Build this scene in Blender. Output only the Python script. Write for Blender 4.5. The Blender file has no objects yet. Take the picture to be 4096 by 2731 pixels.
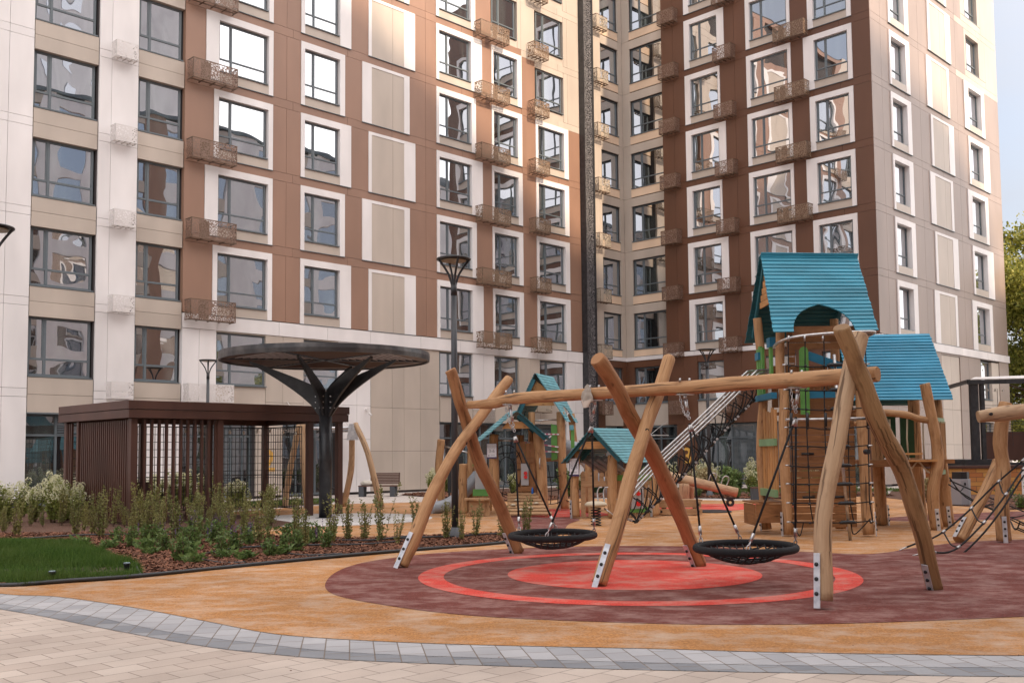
import bpy, math, random
from mathutils import Vector, Matrix, noise as mnoise
R = math.radians
scene = bpy.context.scene
C = scene.collection
# ------------------------------------------------------------------ camera, sky, sun, exposure
AL = 0.7925696                        # direction of the long facade against the camera's right
cam = bpy.data.cameras.new("camera"); co = bpy.data.objects.new("camera", cam); C.objects.link(co)
cam.sensor_width = 36; cam.lens = 4026.45/4096*36; cam.shift_y = 0.0452; cam.clip_end = 2000; cam.clip_start = .1
co.matrix_world = Matrix.Translation((0, 0, 1.6)) @ Matrix.Rotation(math.pi/2+0.066147, 4, 'X') @ Matrix.Rotation(-0.009334, 4, 'Z')
scene.camera = co
SUN = Vector((.782, -.63, .64)).normalized()
w = bpy.data.worlds.new("World"); scene.world = w; w.use_nodes = True
nt = w.node_tree; bgn = nt.nodes['Background']
sky = nt.nodes.new('ShaderNodeTexSky'); sky.sky_type = 'NISHITA'; sky.sun_disc = False
sky.sun_elevation = math.asin(SUN.z); sky.sun_rotation = math.atan2(SUN.x, SUN.y)
sky.air_density = 1.0; sky.dust_density = 2.5; sky.ozone_density = 1.0
# thin bright cloud veil over the clear sky
tc = nt.nodes.new('ShaderNodeTexCoord'); mp = nt.nodes.new('ShaderNodeMapping'); mp.inputs['Scale'].default_value = (1, 1, 2.6)
cl = nt.nodes.new('ShaderNodeTexNoise'); cl.inputs['Scale'].default_value = 2.1; cl.inputs['Detail'].default_value = 7; cl.inputs['Roughness'].default_value = .55
rp = nt.nodes.new('ShaderNodeMapRange'); rp.inputs[1].default_value = .38; rp.inputs[2].default_value = .62; rp.inputs[3].default_value = .74; rp.inputs[4].default_value = .97
mx = nt.nodes.new('ShaderNodeMix'); mx.data_type = 'RGBA'; mx.inputs['B'].default_value = (5.45, 5.05, 4.92, 1)
# the veil is brightest round the sun and thin on the far side of the sky
dt = nt.nodes.new('ShaderNodeVectorMath'); dt.operation = 'DOT_PRODUCT'; dt.inputs[1].default_value = tuple(SUN); nt.links.new(tc.outputs['Generated'], dt.inputs[0])
rs = nt.nodes.new('ShaderNodeMapRange'); rs.inputs[1].default_value = -.15; rs.inputs[2].default_value = .85; rs.interpolation_type = 'SMOOTHSTEP'; nt.links.new(dt.outputs['Value'], rs.inputs[0])
vc = nt.nodes.new('ShaderNodeMix'); vc.data_type = 'RGBA'; vc.inputs['A'].default_value = (1.75, 1.80, 1.98, 1); vc.inputs['B'].default_value = (7.9, 7.4, 7.1, 1); nt.links.new(rs.outputs[0], vc.inputs['Factor']); nt.links.new(vc.outputs['Result'], mx.inputs['B'])
nt.links.new(tc.outputs['Generated'], mp.inputs['Vector']); nt.links.new(mp.outputs[0], cl.inputs['Vector'])
nt.links.new(cl.outputs['Fac'], rp.inputs[0]); nt.links.new(rp.outputs[0], mx.inputs['Factor'])
nt.links.new(sky.outputs[0], mx.inputs['A']); nt.links.new(mx.outputs['Result'], bgn.inputs['Color'])
bgn.inputs['Strength'].default_value = 0.15
sl = bpy.data.lights.new("sun", 'SUN'); sl.energy = 2.0; sl.angle = R(1.4); sl.color = (1, .80, .58)
so = bpy.data.objects.new("sun", sl); C.objects.link(so); so.rotation_euler = SUN.to_track_quat('Z', 'Y').to_euler()
scene.view_settings.view_transform = 'Standard'; scene.view_settings.look = 'None'
scene.view_settings.exposure = 1.32; scene.view_settings.gamma = 1
scene.render.engine = 'CYCLES'
scene.cycles.max_bounces = 6; scene.cycles.transparent_max_bounces = 12; scene.cycles.diffuse_bounces = 4

# ------------------------------------------------------------------ helpers
def tag(o, label=None, cat=None, group=None, kind=None):
    if label: o['label'] = label
    if cat: o['category'] = cat
    if group: o['group'] = group
    if kind: o['kind'] = kind
    return o
def empty(name, loc=(0, 0, 0), rz=0, label=None, cat=None, group=None):
    o = bpy.data.objects.new(name, None); C.objects.link(o); o.location = loc; o.rotation_euler.z = rz
    o.empty_display_size = .2
    return tag(o, label, cat, group)
def copy_tree(o, parent=None):
    c = o.copy(); C.objects.link(c); c.parent = parent
    for ch in o.children: copy_tree(ch, c)
    return c
class MB:
    """collects shapes and links them as ONE mesh object"""
    def __init__(s): s.v = []; s.f = []; s.uv = []; s.mi = []; s.m = 0; s.sm = []
    def face(s, idx, uv=None, smooth=False):
        s.f.append(tuple(idx)); s.uv.append(uv or [(0, 0)]*len(idx)); s.mi.append(s.m); s.sm.append(smooth)
    def box(s, x0, x1, y0, y1, z0, z1, M=None):
        c = ((x0+x1)/2, (y0+y1)/2, (z0+z1)/2); d = (abs(x1-x0)/2, abs(y1-y0)/2, abs(z1-z0)/2)
        la = d.index(max(d)); o = random.random()*9
        b = len(s.v)
        P = [Vector((c[0]+sx*d[0], c[1]+sy*d[1], c[2]+sz*d[2])) for sz in (-1, 1) for sy in (-1, 1) for sx in (-1, 1)]
        s.v += [tuple(M @ p) if M else tuple(p) for p in P]
        for q in ((0, 2, 3, 1), (4, 5, 7, 6), (0, 1, 5, 4), (2, 6, 7, 3), (0, 4, 6, 2), (1, 3, 7, 5)):
            uv = []
            for i in q:
                p = P[i]; others = [p[k] for k in range(3) if k != la]
                uv.append((others[0]+others[1]+o, p[la]+o))
            s.face([b+i for i in q], uv)
    def bar(s, a, b, wd, ht, up=(0, 0, 1)):
        """box from a to b, width wd across, height ht along up"""
        a = Vector(a); b = Vector(b); x = (b-a); L = x.length; x = x/L; u = Vector(up)
        if abs(x.dot(u)) > .98: u = Vector((0, 1, 0))
        y = u.cross(x).normalized(); z = x.cross(y)
        M = Matrix((( x[0], y[0], z[0], a[0]), (x[1], y[1], z[1], a[1]), (x[2], y[2], z[2], a[2]), (0, 0, 0, 1)))
        s.box(0, L, -wd/2, wd/2, -ht/2, ht/2, M)
    def tube(s, pts, rad, n=8, caps=True, closed=False, smooth=True, jit=0):
        pts = [Vector(p) for p in pts]
        if not isinstance(rad, (list, tuple)): rad = [rad]*len(pts)
        elif len(rad) != len(pts): rad = [rad[min(int(i/(len(pts)-1)*(len(rad)-1)), len(rad)-2)]*(1-(i/(len(pts)-1)*(len(rad)-1)-min(int(i/(len(pts)-1)*(len(rad)-1)), len(rad)-2)))+rad[min(int(i/(len(pts)-1)*(len(rad)-1)), len(rad)-2)+1]*(i/(len(pts)-1)*(len(rad)-1)-min(int(i/(len(pts)-1)*(len(rad)-1)), len(rad)-2)) for i in range(len(pts))]
        b = len(s.v); N = len(pts); L = 0; vs = []
        t0 = ((pts[1]-pts[0]) if not closed else (pts[1]-pts[-1])).normalized()
        u = Vector((0, 0, 1)) if abs(t0.z) < .9 else Vector((1, 0, 0))
        u = (u - t0*u.dot(t0)).normalized()
        for i, p in enumerate(pts):
            if closed: t = (pts[(i+1) % N]-pts[i-1]).normalized()
            else: t = (pts[min(i+1, N-1)]-pts[max(i-1, 0)]).normalized()
            u = (u - t*u.dot(t)).normalized(); w_ = t.cross(u)
            if i: L += (p-pts[i-1]).length
            vs.append(L)
            for k in range(n):
                a = 2*math.pi*k/n; r = rad[i]
                if jit: r *= 1+jit*mnoise.noise(Vector((math.cos(a)*1.3+p.x, math.sin(a)*1.3+p.y, p.z*1.5+i*.1)))
                s.v.append(tuple(p + (u*math.cos(a)+w_*math.sin(a))*r))
        for i in range(N if closed else N-1):
            j = (i+1) % N
            for k in range(n):
                k2 = (k+1) % n
                r0 = rad[i]*6.283
                s.face((b+i*n+k, b+i*n+k2, b+j*n+k2, b+j*n+k), [(k/n*r0, vs[i]), ((k+1)/n*r0, vs[i]), ((k+1)/n*r0, vs[j]), (k/n*r0, vs[j])], smooth)
        if caps and not closed:
            s.face([b+k for k in range(n)][::-1]); s.face([b+(N-1)*n+k for k in range(n)])
    def prism(s, poly, z0, z1, M=None, uvs=1):
        """polygon in xy extruded z0..z1 ; M places it"""
        b = len(s.v); n = len(poly)
        for z in (z0, z1):
            for p in poly:
                q = Vector((p[0], p[1], z)); s.v.append(tuple(M @ q) if M else tuple(q))
        o = random.random()*5
        s.face([b+i for i in range(n)][::-1], [(p[1]+o, p[0]+o) for p in poly][::-1]); s.face([b+n+i for i in range(n)], [(p[1]+o, p[0]+o) for p in poly])
        for i in range(n):
            j = (i+1) % n; s.face((b+i, b+j, b+n+j, b+n+i), [(z0, poly[i][0]+o), (z0, poly[j][0]+o), (z1, poly[j][0]+o), (z1, poly[i][0]+o)])
    def lathe(s, prof, n=24, M=None, smooth=True):
        b = len(s.v)
        for r, z in prof:
            for k in range(n):
                a = 2*math.pi*k/n; q = Vector((r*math.cos(a), r*math.sin(a), z)); s.v.append(tuple(M @ q) if M else tuple(q))
        for i in range(len(prof)-1):
            for k in range(n):
                k2 = (k+1) % n; s.face((b+i*n+k, b+i*n+k2, b+(i+1)*n+k2, b+(i+1)*n+k), None, smooth)
        s.face([b+k for k in range(n)][::-1]); s.face([b+(len(prof)-1)*n+k for k in range(n)])
    def sheet(s, poly, z):
        b = len(s.v); s.v += [(p[0], p[1], z) for p in poly]
        a = sum(poly[i][0]*poly[(i+1) % len(poly)][1]-poly[(i+1) % len(poly)][0]*poly[i][1] for i in range(len(poly)))
        idx = [b+i for i in range(len(poly))]
        s.face(idx if a > 0 else idx[::-1])
    def build(s, name, mat, parent=None, label=None, kind=None, bevel=0):
        me = bpy.data.meshes.new(name); me.from_pydata(s.v, [], s.f)
        uvl = me.uv_layers.new(name='UVMap'); k = 0; flat = []
        for u in s.uv:
            for q in u: flat += [q[0], q[1]]
        uvl.data.foreach_set('uv', flat)
        me.polygons.foreach_set('use_smooth', s.sm)
        mats = mat if isinstance(mat, (list, tuple)) else [mat]
        for m in mats: me.materials.append(m)
        me.polygons.foreach_set('material_index', s.mi)
        me.update()
        o = bpy.data.objects.new(name, me); C.objects.link(o); o.parent = parent
        if bevel:
            bv = o.modifiers.new('bevel', 'BEVEL'); bv.width = bevel; bv.segments = 2; bv.limit_method = 'ANGLE'
        if label: o['label'] = label
        if kind: o['kind'] = kind
        return o
def smooth_path(pts, k=6):
    """Catmull-Rom through pts"""
    P = [Vector(p) for p in pts]; out = []
    for i in range(len(P)-1):
        a = P[max(i-1, 0)]; b = P[i]; c = P[i+1]; d = P[min(i+2, len(P)-1)]
        for j in range(k):
            t = j/k
            out.append(.5*((2*b)+(c-a)*t+(2*a-5*b+4*c-d)*t*t+(3*b-a-3*c+d)*t**3))
    out.append(P[-1]); return out
def smooth_poly(pts, k=6):
    P = [Vector((p[0], p[1], 0)) for p in pts]; n = len(P); out = []
    for i in range(n):
        a, b, c, d = P[i-1], P[i], P[(i+1) % n], P[(i+2) % n]
        for j in range(k):
            t = j/k; q = .5*((2*b)+(c-a)*t+(2*a-5*b+4*c-d)*t*t+(3*b-a-3*c+d)*t**3); out.append((q.x, q.y))
    return out

# ------------------------------------------------------------------ materials
def mat(name, col=(.5, .5, .5), rough=.6, metal=0, spec=.5, coat=0):
    m = bpy.data.materials.new(name); m.use_nodes = True; b = m.node_tree.nodes['Principled BSDF']
    b.inputs['Base Color'].default_value = (*col, 1); b.inputs['Roughness'].default_value = rough
    b.inputs['Metallic'].default_value = metal; b.inputs['Specular IOR Level'].default_value = spec
    if coat: b.inputs['Coat Weight'].default_value = coat; b.inputs['Coat Roughness'].default_value = .15
    return m
def N(m, t, **kw):
    n = m.node_tree.nodes.new(t)
    for k, v in kw.items():
        if k in n.inputs: n.inputs[k].default_value = v
        else: setattr(n, k, v)
    return n
def L(m, a, b): m.node_tree.links.new(a, b)
def bsdf(m): return m.node_tree.nodes['Principled BSDF']
def noise_col(m, c1, c2, scale=4, detail=4, lo=.35, hi=.65, coord='Object', stretch=(1, 1, 1), bump=0, bscale=None, rot=0):
    tcn = N(m, 'ShaderNodeTexCoord'); mpn = N(m, 'ShaderNodeMapping'); mpn.inputs['Scale'].default_value = stretch; mpn.inputs['Rotation'].default_value = (0, 0, rot)
    L(m, tcn.outputs[coord], mpn.inputs['Vector'])
    n1 = N(m, 'ShaderNodeTexNoise', Scale=scale, Detail=detail); L(m, mpn.outputs[0], n1.inputs['Vector'])
    r = N(m, 'ShaderNodeMapRange'); r.inputs[1].default_value = lo; r.inputs[2].default_value = hi; L(m, n1.outputs['Fac'], r.inputs[0])
    x = N(m, 'ShaderNodeMix', data_type='RGBA'); x.inputs['A'].default_value = (*c1, 1); x.inputs['B'].default_value = (*c2, 1)
    L(m, r.outputs[0], x.inputs['Factor']); L(m, x.outputs['Result'], bsdf(m).inputs['Base Color'])
    if bump:
        n2 = N(m, 'ShaderNodeTexNoise', Scale=bscale or scale*4, Detail=5); L(m, mpn.outputs[0], n2.inputs['Vector'])
        bp = N(m, 'ShaderNodeBump', Strength=bump, Distance=.02); L(m, n2.outputs['Fac'], bp.inputs['Height']); L(m, bp.outputs[0], bsdf(m).inputs['Normal'])
    return x
def island_tone(m, lo, hi):
    """every board or panel a slightly different tone"""
    b = bsdf(m); src = b.inputs['Base Color'].links[0].from_socket; g = N(m, 'ShaderNodeNewGeometry'); r = N(m, 'ShaderNodeMapRange'); r.inputs[3].default_value = lo; r.inputs[4].default_value = hi
    L(m, g.outputs['Random Per Island'], r.inputs[0]); h = N(m, 'ShaderNodeHueSaturation'); L(m, src, h.inputs['Color']); L(m, r.outputs[0], h.inputs['Value']); L(m, h.outputs[0], b.inputs['Base Color'])
def clad(name, col, rough=.42, var=.10, spec=.5):
    m = mat(name, col, rough, spec=spec)
    c2 = tuple(min(1, c*(1+var)) for c in col); c1 = tuple(c*(1-var) for c in col)
    noise_col(m, c1, c2, .8, 3, .3, .7, stretch=(1, 1, .35))
    island_tone(m, .955, 1.045)
    # faint oil-canning of thin metal sheets
    g = N(m, 'ShaderNodeNewGeometry'); n = N(m, 'ShaderNodeTexNoise', Scale=.9, Detail=1); L(m, g.outputs['Position'], n.inputs['Vector'])
    bp = N(m, 'ShaderNodeBump', Strength=.05, Distance=.1); L(m, n.outputs['Fac'], bp.inputs['Height']); L(m, bp.outputs[0], bsdf(m).inputs['Normal'])
    return m
M = {}
M['white'] = clad('white cladding', (.78, .74, .73))
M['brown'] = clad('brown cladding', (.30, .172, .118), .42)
M['dbrown'] = clad('dark brown cladding', (.125, .052, .027), .45)
M['taupe'] = clad('taupe cladding', (.30, .225, .19), .4)
M['beige'] = clad('beige cladding', (.50, .425, .362), .45)
M['peach'] = clad('peach cladding', (.74, .55, .40), .45)
M['gap'] = mat('dark gap', (.06, .05, .05), .9)
M['frame'] = mat('window frame grey', (.125, .148, .163), .45)
M['frame_dark'] = mat('dark steel', (.02, .021, .024), .4)
noise_col(M['frame_dark'], (.016, .017, .02), (.035, .035, .038), 6, 5)
M['concrete'] = mat('concrete', (.4, .38, .36), .9); noise_col(M['concrete'], (.33, .32, .3), (.46, .44, .42), 3, 6, bump=.3)
def glass_mat(f0=.50, f1=1):
    m = bpy.data.materials.new('window glass'); m.use_nodes = True; t = m.node_tree; b = bsdf(m)
    b.inputs['Base Color'].default_value = (.018, .022, .025, 1); b.inputs['Roughness'].default_value = .02
    gl = N(m, 'ShaderNodeBsdfGlossy', Roughness=.0); gl.inputs['Color'].default_value = (.93, .95, 1, 1)
    lw = N(m, 'ShaderNodeLayerWeight', Blend=.35)
    r = N(m, 'ShaderNodeMapRange'); r.inputs[3].default_value = f0; r.inputs[4].default_value = f1
    L(m, lw.outputs['Fresnel'], r.inputs[0])
    ms = N(m, 'ShaderNodeMixShader'); L(m, r.outputs[0], ms.inputs[0]); L(m, b.outputs[0], ms.inputs[1]); L(m, gl.outputs[0], ms.inputs[2])
    L(m, ms.outputs[0], t.nodes['Material Output'].inputs['Surface'])
    g = N(m, 'ShaderNodeNewGeometry')
    n = N(m, 'ShaderNodeTexNoise', Scale=.62, Detail=1.0, Roughness=.3, Distortion=.5); L(m, g.outputs['Position'], n.inputs['Vector'])
    bp = N(m, 'ShaderNodeBump', Strength=.27, Distance=.04); L(m, n.outputs['Fac'], bp.inputs['Height'])
    L(m, bp.outputs[0], gl.inputs['Normal'])
    # something behind the glass: room walls and curtains as soft vertical bands
    tcn = N(m, 'ShaderNodeTexCoord'); mpn = N(m, 'ShaderNodeMapping'); mpn.inputs['Scale'].default_value = (1.6, 1.6, .12); L(m, tcn.outputs['Object'], mpn.inputs[0])
    n2 = N(m, 'ShaderNodeTexNoise', Scale=1.3, Detail=2); L(m, mpn.outputs[0], n2.inputs['Vector'])
    cr = N(m, 'ShaderNodeValToRGB'); cr.color_ramp.elements[0].position = .45; cr.color_ramp.elements[0].color = (.012, .014, .016, 1)
    cr.color_ramp.elements[1].position = .72; cr.color_ramp.elements[1].color = (.10, .125, .12, 1)
    L(m, n2.outputs['Fac'], cr.inputs[0]); L(m, cr.outputs[0], b.inputs['Base Color'])
    return m
M['glass'] = glass_mat()
M['glass_dark'] = glass_mat(.16, .9)
def perf(name, col, scale=11, thr=.10, metal=.15):
    m = mat(name, col, .5, metal); t = m.node_tree
    tcn = N(m, 'ShaderNodeTexCoord'); mpn = N(m, 'ShaderNodeMapping'); mpn.inputs['Scale'].default_value = (1, 1, 1.3); mpn.inputs['Rotation'].default_value = (.3, .4, .7)
    L(m, tcn.outputs['Object'], mpn.inputs[0])
    v = N(m, 'ShaderNodeTexVoronoi', feature='DISTANCE_TO_EDGE', Scale=scale); L(m, mpn.outputs[0], v.inputs['Vector'])
    gt = N(m, 'ShaderNodeMath', operation='GREATER_THAN'); gt.inputs[1].default_value = thr; L(m, v.outputs['Distance'], gt.inputs[0])
    tr = N(m, 'ShaderNodeBsdfTransparent'); ms = N(m, 'ShaderNodeMixShader')
    L(m, gt.outputs[0], ms.inputs[0]); L(m, bsdf(m).outputs[0], ms.inputs[1]); L(m, tr.outputs[0], ms.inputs[2])
    L(m, ms.outputs[0], t.nodes['Material Output'].inputs['Surface'])
    return m
M['perf_brown'] = perf('brown perforated metal', (.25, .16, .12))
M['perf_bronze'] = perf('bronze perforated metal', (.27, .18, .12))
M['perf_white'] = perf('white perforated metal', (.72, .67, .65), thr=.16, metal=0)
M['perf_beige'] = perf('beige perforated metal', (.5, .42, .33))
M['perf_dark'] = perf('dark perforated metal', (.19, .18, .185), 9, .11)
M['mbrown'] = mat('brown steel', (.16, .1, .065), .5, .3)
M['mwhite'] = mat('white steel', (.7, .66, .64), .5)

# ------------------------------------------------------------------ the apartment blocks
# building axes: x along the long facade, y away from the yard. long facade at y=34.30, right wing face at x=43.91, its end face at y=19.9
YA, XB, YC = 34.30, 43.91, 19.90
Rot = Matrix.Rotation(AL, 4, 'Z')
def bw(x, y, z=0): return tuple(Rot @ Vector((x, y, z)))
class Face:
    """boxes on a facade: u along it, d outward from it"""
    def __init__(s, kind, pos, org): s.k = kind; s.p = pos; s.o = org
    def box(s, mb, u0, u1, z0, z1, d0, d1):
        ox, oy = s.o
        if s.k == 'x': mb.box(u0-ox, u1-ox, s.p-d1-oy, s.p-d0-oy, z0, z1)     # long direction = x, outward = -y
        else: mb.box(s.p-d1-ox, s.p-d0-ox, -u1-oy, -u0-oy, z0, z1)            # u = -y, outward = -x
G = .006
class Wall:
    def __init__(s, root, face): s.r = root; s.f = face; s.mb = {}
    def p(s, m, u0, u1, z0, z1, d=0, t=.225):      # one cladding panel with open joints
        if u1-u0 < .02 or z1-z0 < .02: return
        s.f.box(s.mb.setdefault(m, MB()), u0+G, u1-G, z0+G, z1-G, d-t, d)
    def cols(s, m, us, z0, z1, d=0):
        for a, b in zip(us, us[1:]): s.p(m, a, b, z0, z1, d)
    def done(s, extra=''):
        all_ = MB(); mats = []
        for k, mb in s.mb.items():
            b = len(all_.v); all_.v += mb.v; all_.f += [tuple(i+b for i in f) for f in mb.f]; all_.uv += mb.uv; all_.sm += mb.sm; all_.mi += [len(mats)]*len(mb.f); mats.append(M[k])
        all_.build('wall', mats, s.r, 'panelled wall'+extra)
def window(root, f, u0, u1, z0, z1, d=-.16, vm=.27, hm=.27, wide=.055, opened=0):
    fr = MB(); w_ = wide
    f.box(fr, u0, u1, z0, z0+w_, d-.05, d+.02); f.box(fr, u0, u1, z1-w_, z1, d-.05, d+.02)
    f.box(fr, u0, u0+w_, z0+w_, z1-w_, d-.05, d+.02); f.box(fr, u1-w_, u1, z0+w_, z1-w_, d-.05, d+.02)
    um = u0+(u1-u0)*vm; zm = z0+(z1-z0)*hm
    f.box(fr, um-w_*.6, um+w_*.6, z0+w_, z1-w_, d-.05, d+.025)
    f.box(fr, u0+w_, um-w_*.6, zm-w_/2, zm+w_/2, d-.05, d+.015); f.box(fr, um+w_*.6, u1-w_, zm-w_/2, zm+w_/2, d-.05, d+.015)
    # thin opening-sash frames
    f.box(fr, u0+w_, u0+w_*1.7, zm+w_/2, z1-w_, d-.04, d+.008); f.box(fr, um-w_*1.3, um-w_*.6, zm+w_/2, z1-w_, d-.04, d+.008)
    o = fr.build('window', M['frame'], root)
    g = MB(); f.box(g, u0+.02, u1-.02, z0+.02, z1-.02, d-.032, d-.02); g.build('pane', M['glass'], o)
    s_ = MB(); f.box(s_, u0-.01, u1+.01, z0-.045, z0-.005, d-.02, d+.2); s_.build('sill', M['frame'], o)
    return o
def backing(W, u0, u1, z0, z1, d=-.3, t=.2): W.f.box(W.mb.setdefault('gap', MB()), u0, u1, z0, z1, d-t, d)
def basket(root, f, u0, u1, z0, h, key, dep=.5, solid=None):
    mb = MB(); t = .008
    f.box(mb, u0, u0+t, z0, z0+h, .05, dep); f.box(mb, u1-t, u1, z0, z0+h, .05, dep); f.box(mb, u0+t, u1-t, z0, z0+h, dep-t, dep)
    o = mb.build('air_conditioner_basket', M['perf_'+key], root)
    k = 'mwhite' if key == 'white' else 'mbrown'
    fr = MB()
    for zz in (z0-.03, z0+h):
        f.box(fr, u0, u1, zz, zz+.03, dep-.03, dep); f.box(fr, u0, u0+.03, zz, zz+.03, .03, dep-.03); f.box(fr, u1-.03, u1, zz, zz+.03, .03, dep-.03)
    n = 4
    for i in range(1, n):
        uu = u0+(u1-u0)*i/n; f.box(fr, uu-.02, uu+.02, z0-.03, z0, .03, dep-.03)
    f.box(fr, u0+.03, u1-.03, z0-.03, z0-.005, dep*.45, dep*.55)
    for uu in (u0, u1-.03): f.box(fr, uu, uu+.03, z0, z0+h, dep-.03, dep-.008)
    if solid: f.box(fr, solid[0], solid[1], z0+.02, z0+h-.03, dep-.02, dep-.009)
    fr.build('basket_frame', M[k], o)
def surround(root, f, uL, g0, g1, uR, z0, z1, head, sill, spandrel='beige', d=.035):
    """white frame round a window: uL..uR outer, g0..g1 glass"""
    mb = MB(); D = -.2
    f.box(mb, uL, uR, head+.02, z1, D, d)                      # lintel
    f.box(mb, uL, g0-.02, z0, head+.02, D, d)
    f.box(mb, g1+.1, uR, z0, head+.02, D, d)
    mb.build('window_surround', M['white'], root)
    sp = MB(); f.box(sp, g0-.02, g1+.1, z0, sill-.05, D, d-.012); sp.build('spandrel_panel', M[spandrel], root)
    fl = MB(); f.box(fl, uL-.01, uR+.01, z0-.028, z0-.004, -.02, d+.015); fl.build('drip_sill', M['frame'], root)
def blank(root, f, uL, b0, b1, uR, z0, z1, d=.035):
    mb = MB(); f.box(mb, uL, uR, z1-.13, z1, -.06, d); f.box(mb, uL, b0, z0, z1-.13, -.06, d); f.box(mb, b1, uR, z0, z1-.13, -.06, d)
    mb.build('blind_window_surround', M['white'], root)
    m2 = MB(); mid = b0+(b1-b0)*.65; f.box(m2, b0, mid-G, z0, z1-.13, -.06, d-.02); f.box(m2, mid+G, b1, z0, z1-.13, -.06, d-.02)
    m2.build('blind_panel', M['beige'], root)
    fl = MB(); f.box(fl, uL-.01, uR+.01, z0-.028, z0-.004, -.02, d+.015); fl.build('drip_sill', M['frame'], root)
HD = lambda n: 6.29+3*n
SL = lambda n: HD(n)-1.95

def long_block():
    org = (26., YA); root = empty('apartment_block', bw(26, YA), AL, 'long apartment block with white brown and beige panels filling the left of the photo', 'building')
    f = Face('x', YA, org); W = Wall(root, f); TOP = 31.2
    core = MB(); f.box(core, -6, 40.0, 0, TOP, -12, -.52); core.build('wall', M['concrete'], root)
    # left white piers
    W.cols('white', [-6, -3, -1.2, 2.4, 5.1, 7.9, 10.9, 11.45], 0, .02+.3)
    for n in range(-2, 9):
        z0 = SL(n+1)-1.02+.5 if n > -2 else .3; z1 = SL(n+2)-.52 if n < 8 else TOP
        z0 = .32 if n == -2 else HD(n)+.62; z1 = min(TOP, HD(n+1)+.62)
        for q0, q1 in ((z0, z1-.28), (z1-.28, z1)):
            W.cols('white', [-6, -3, -1.2, 2.4, 5.1, 7.9, 10.9, 11.45, 12.23], q0, q1)
            W.cols('white', [14.42, 14.86, 15.83], q0, q1)
    backing(W, -6, 12.25, 0, TOP, -.08, .4); backing(W, 14.4, 15.84, 0, TOP, -.08, .4)
    # columns 1 and 2: windows between beige spandrels
    for u0, u1 in ((12.25, 14.40), (15.84, 17.60)):
        for n in range(0, 7):
            h, s_ = HD(n), SL(n); window(root, f, u0+.02, u1-.06, s_, h, -.2, .27, .29, .07)
            W.p('beige', u0, u1, h, h+.5, -.02); W.p('beige', u0, u1, h+.5, SL(n+1)-.05, -.02)
        W.p('beige', u0, u1, 3.72, SL(0)-.05, -.02); W.p('beige', u0, u1, 3.12, 3.72, -.02)
        backing(W, u0, u1, 3.12, SL(0)-.1, -.1)
        for n in range(0, 7): backing(W, u0, u1, HD(n)+.02, SL(n+1)-.1, -.1)
        backing(W, u0, u1, 25, TOP, -.1); W.p('beige', u0, u1, HD(6)+1, TOP, -.02)
    for n in range(0, 7): basket(root, f, 14.82, 15.62, SL(n)-.66, .52, 'white', .45)
    # framed columns in the brown field
    backing(W, 17.6, 40.12, 6.3, TOP, -.21, .3)
    for n in range(1, 9):
        h, s_ = HD(n), SL(n); z0, z1 = h-2.36, h+.29; odd = n % 2
        c3 = 18.80 if odd else 18.45; r4 = 25.17 if odd else 24.85
        l5, r5 = (26.10, 28.71) if odd else (25.76, 28.38)
        r6 = 32.90 if odd else 32.48
        if n <= 7:
            surround(root, f, c3, 19.01, 21.06, 21.36, z0, z1, h, s_); window(root, f, 19.0, 21.1, s_, h, -.12, .27, .27)
            surround(root, f, 22.67, 22.87, 24.50, r4, z0, z1, h, s_); window(root, f, 22.86, 24.54, s_, h, -.12, .3, .27)
            blank(root, f, l5, 26.26, 28.07, r5, z0, z1)
            surround(root, f, 29.99, 30.18, 32.10, r6, z0, z1, h, s_); window(root, f, 30.17, 32.14, s_, h, -.12, .3, .27)
        if n <= 5: surround(root, f, 33.55, 33.70, 35.26, 35.66, z0, z1, h, s_)
        elif n <= 7: W.p('beige', 33.55, 35.4, h-2.5, s_-.05, -.01); W.p('beige', 33.55, 35.4, h+.01, h+.6, -.01)
        if n <= 7: window(root, f, 33.69, 35.30, s_, h, -.12, .3, .27)
        if n <= 4: surround(root, f, 36.66, 36.85, 38.72, 39.16, z0, z1, h, s_)
        elif n <= 7: W.p('beige', 36.66, 38.85, h-2.5, s_-.05, -.01); W.p('beige', 36.66, 38.85, h+.01, h+.6, -.01)
        if n <= 7: window(root, f, 36.84, 38.76, s_, h, -.12, .3, .27)
        # brown piers
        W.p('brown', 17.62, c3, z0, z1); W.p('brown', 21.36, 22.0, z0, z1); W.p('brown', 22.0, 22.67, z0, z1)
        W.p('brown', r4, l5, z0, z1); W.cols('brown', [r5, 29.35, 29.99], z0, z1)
        key = 'brown' if n <= 5 else 'beige'
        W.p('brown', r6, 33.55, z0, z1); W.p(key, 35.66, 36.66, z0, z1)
        if n > 5: W.p('beige', 35.4, 35.66, z0, z1)
        k8 = 'brown' if n <= 4 else 'beige'
        W.p(k8, 39.16, 40.1, z0, z1)
        if n > 4: W.p('beige', 38.85, 39.16, z0, z1)
        zb = min(z1+.35, TOP)
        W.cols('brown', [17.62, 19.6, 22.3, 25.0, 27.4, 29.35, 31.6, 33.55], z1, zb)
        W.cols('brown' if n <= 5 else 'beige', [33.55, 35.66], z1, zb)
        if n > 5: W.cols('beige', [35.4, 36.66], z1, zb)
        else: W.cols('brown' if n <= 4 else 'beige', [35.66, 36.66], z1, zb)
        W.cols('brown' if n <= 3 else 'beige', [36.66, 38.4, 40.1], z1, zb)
        key = 'white' if n == 0 else ('brown' if n < 3 else 'bronze')
        if n <= 7:
            basket(root, f, 17.68, 19.52, s_-.68, .70, 'brown' if n < 6 else 'bronze', .5, (18.0, 18.4))
            basket(root, f, 32.4, 34.35, s_-.68, .70, 'bronze', .5, (33.2, 33.5))
            basket(root, f, 36.1, 37.2, s_-.66, .68, 'bronze', .5)
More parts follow.
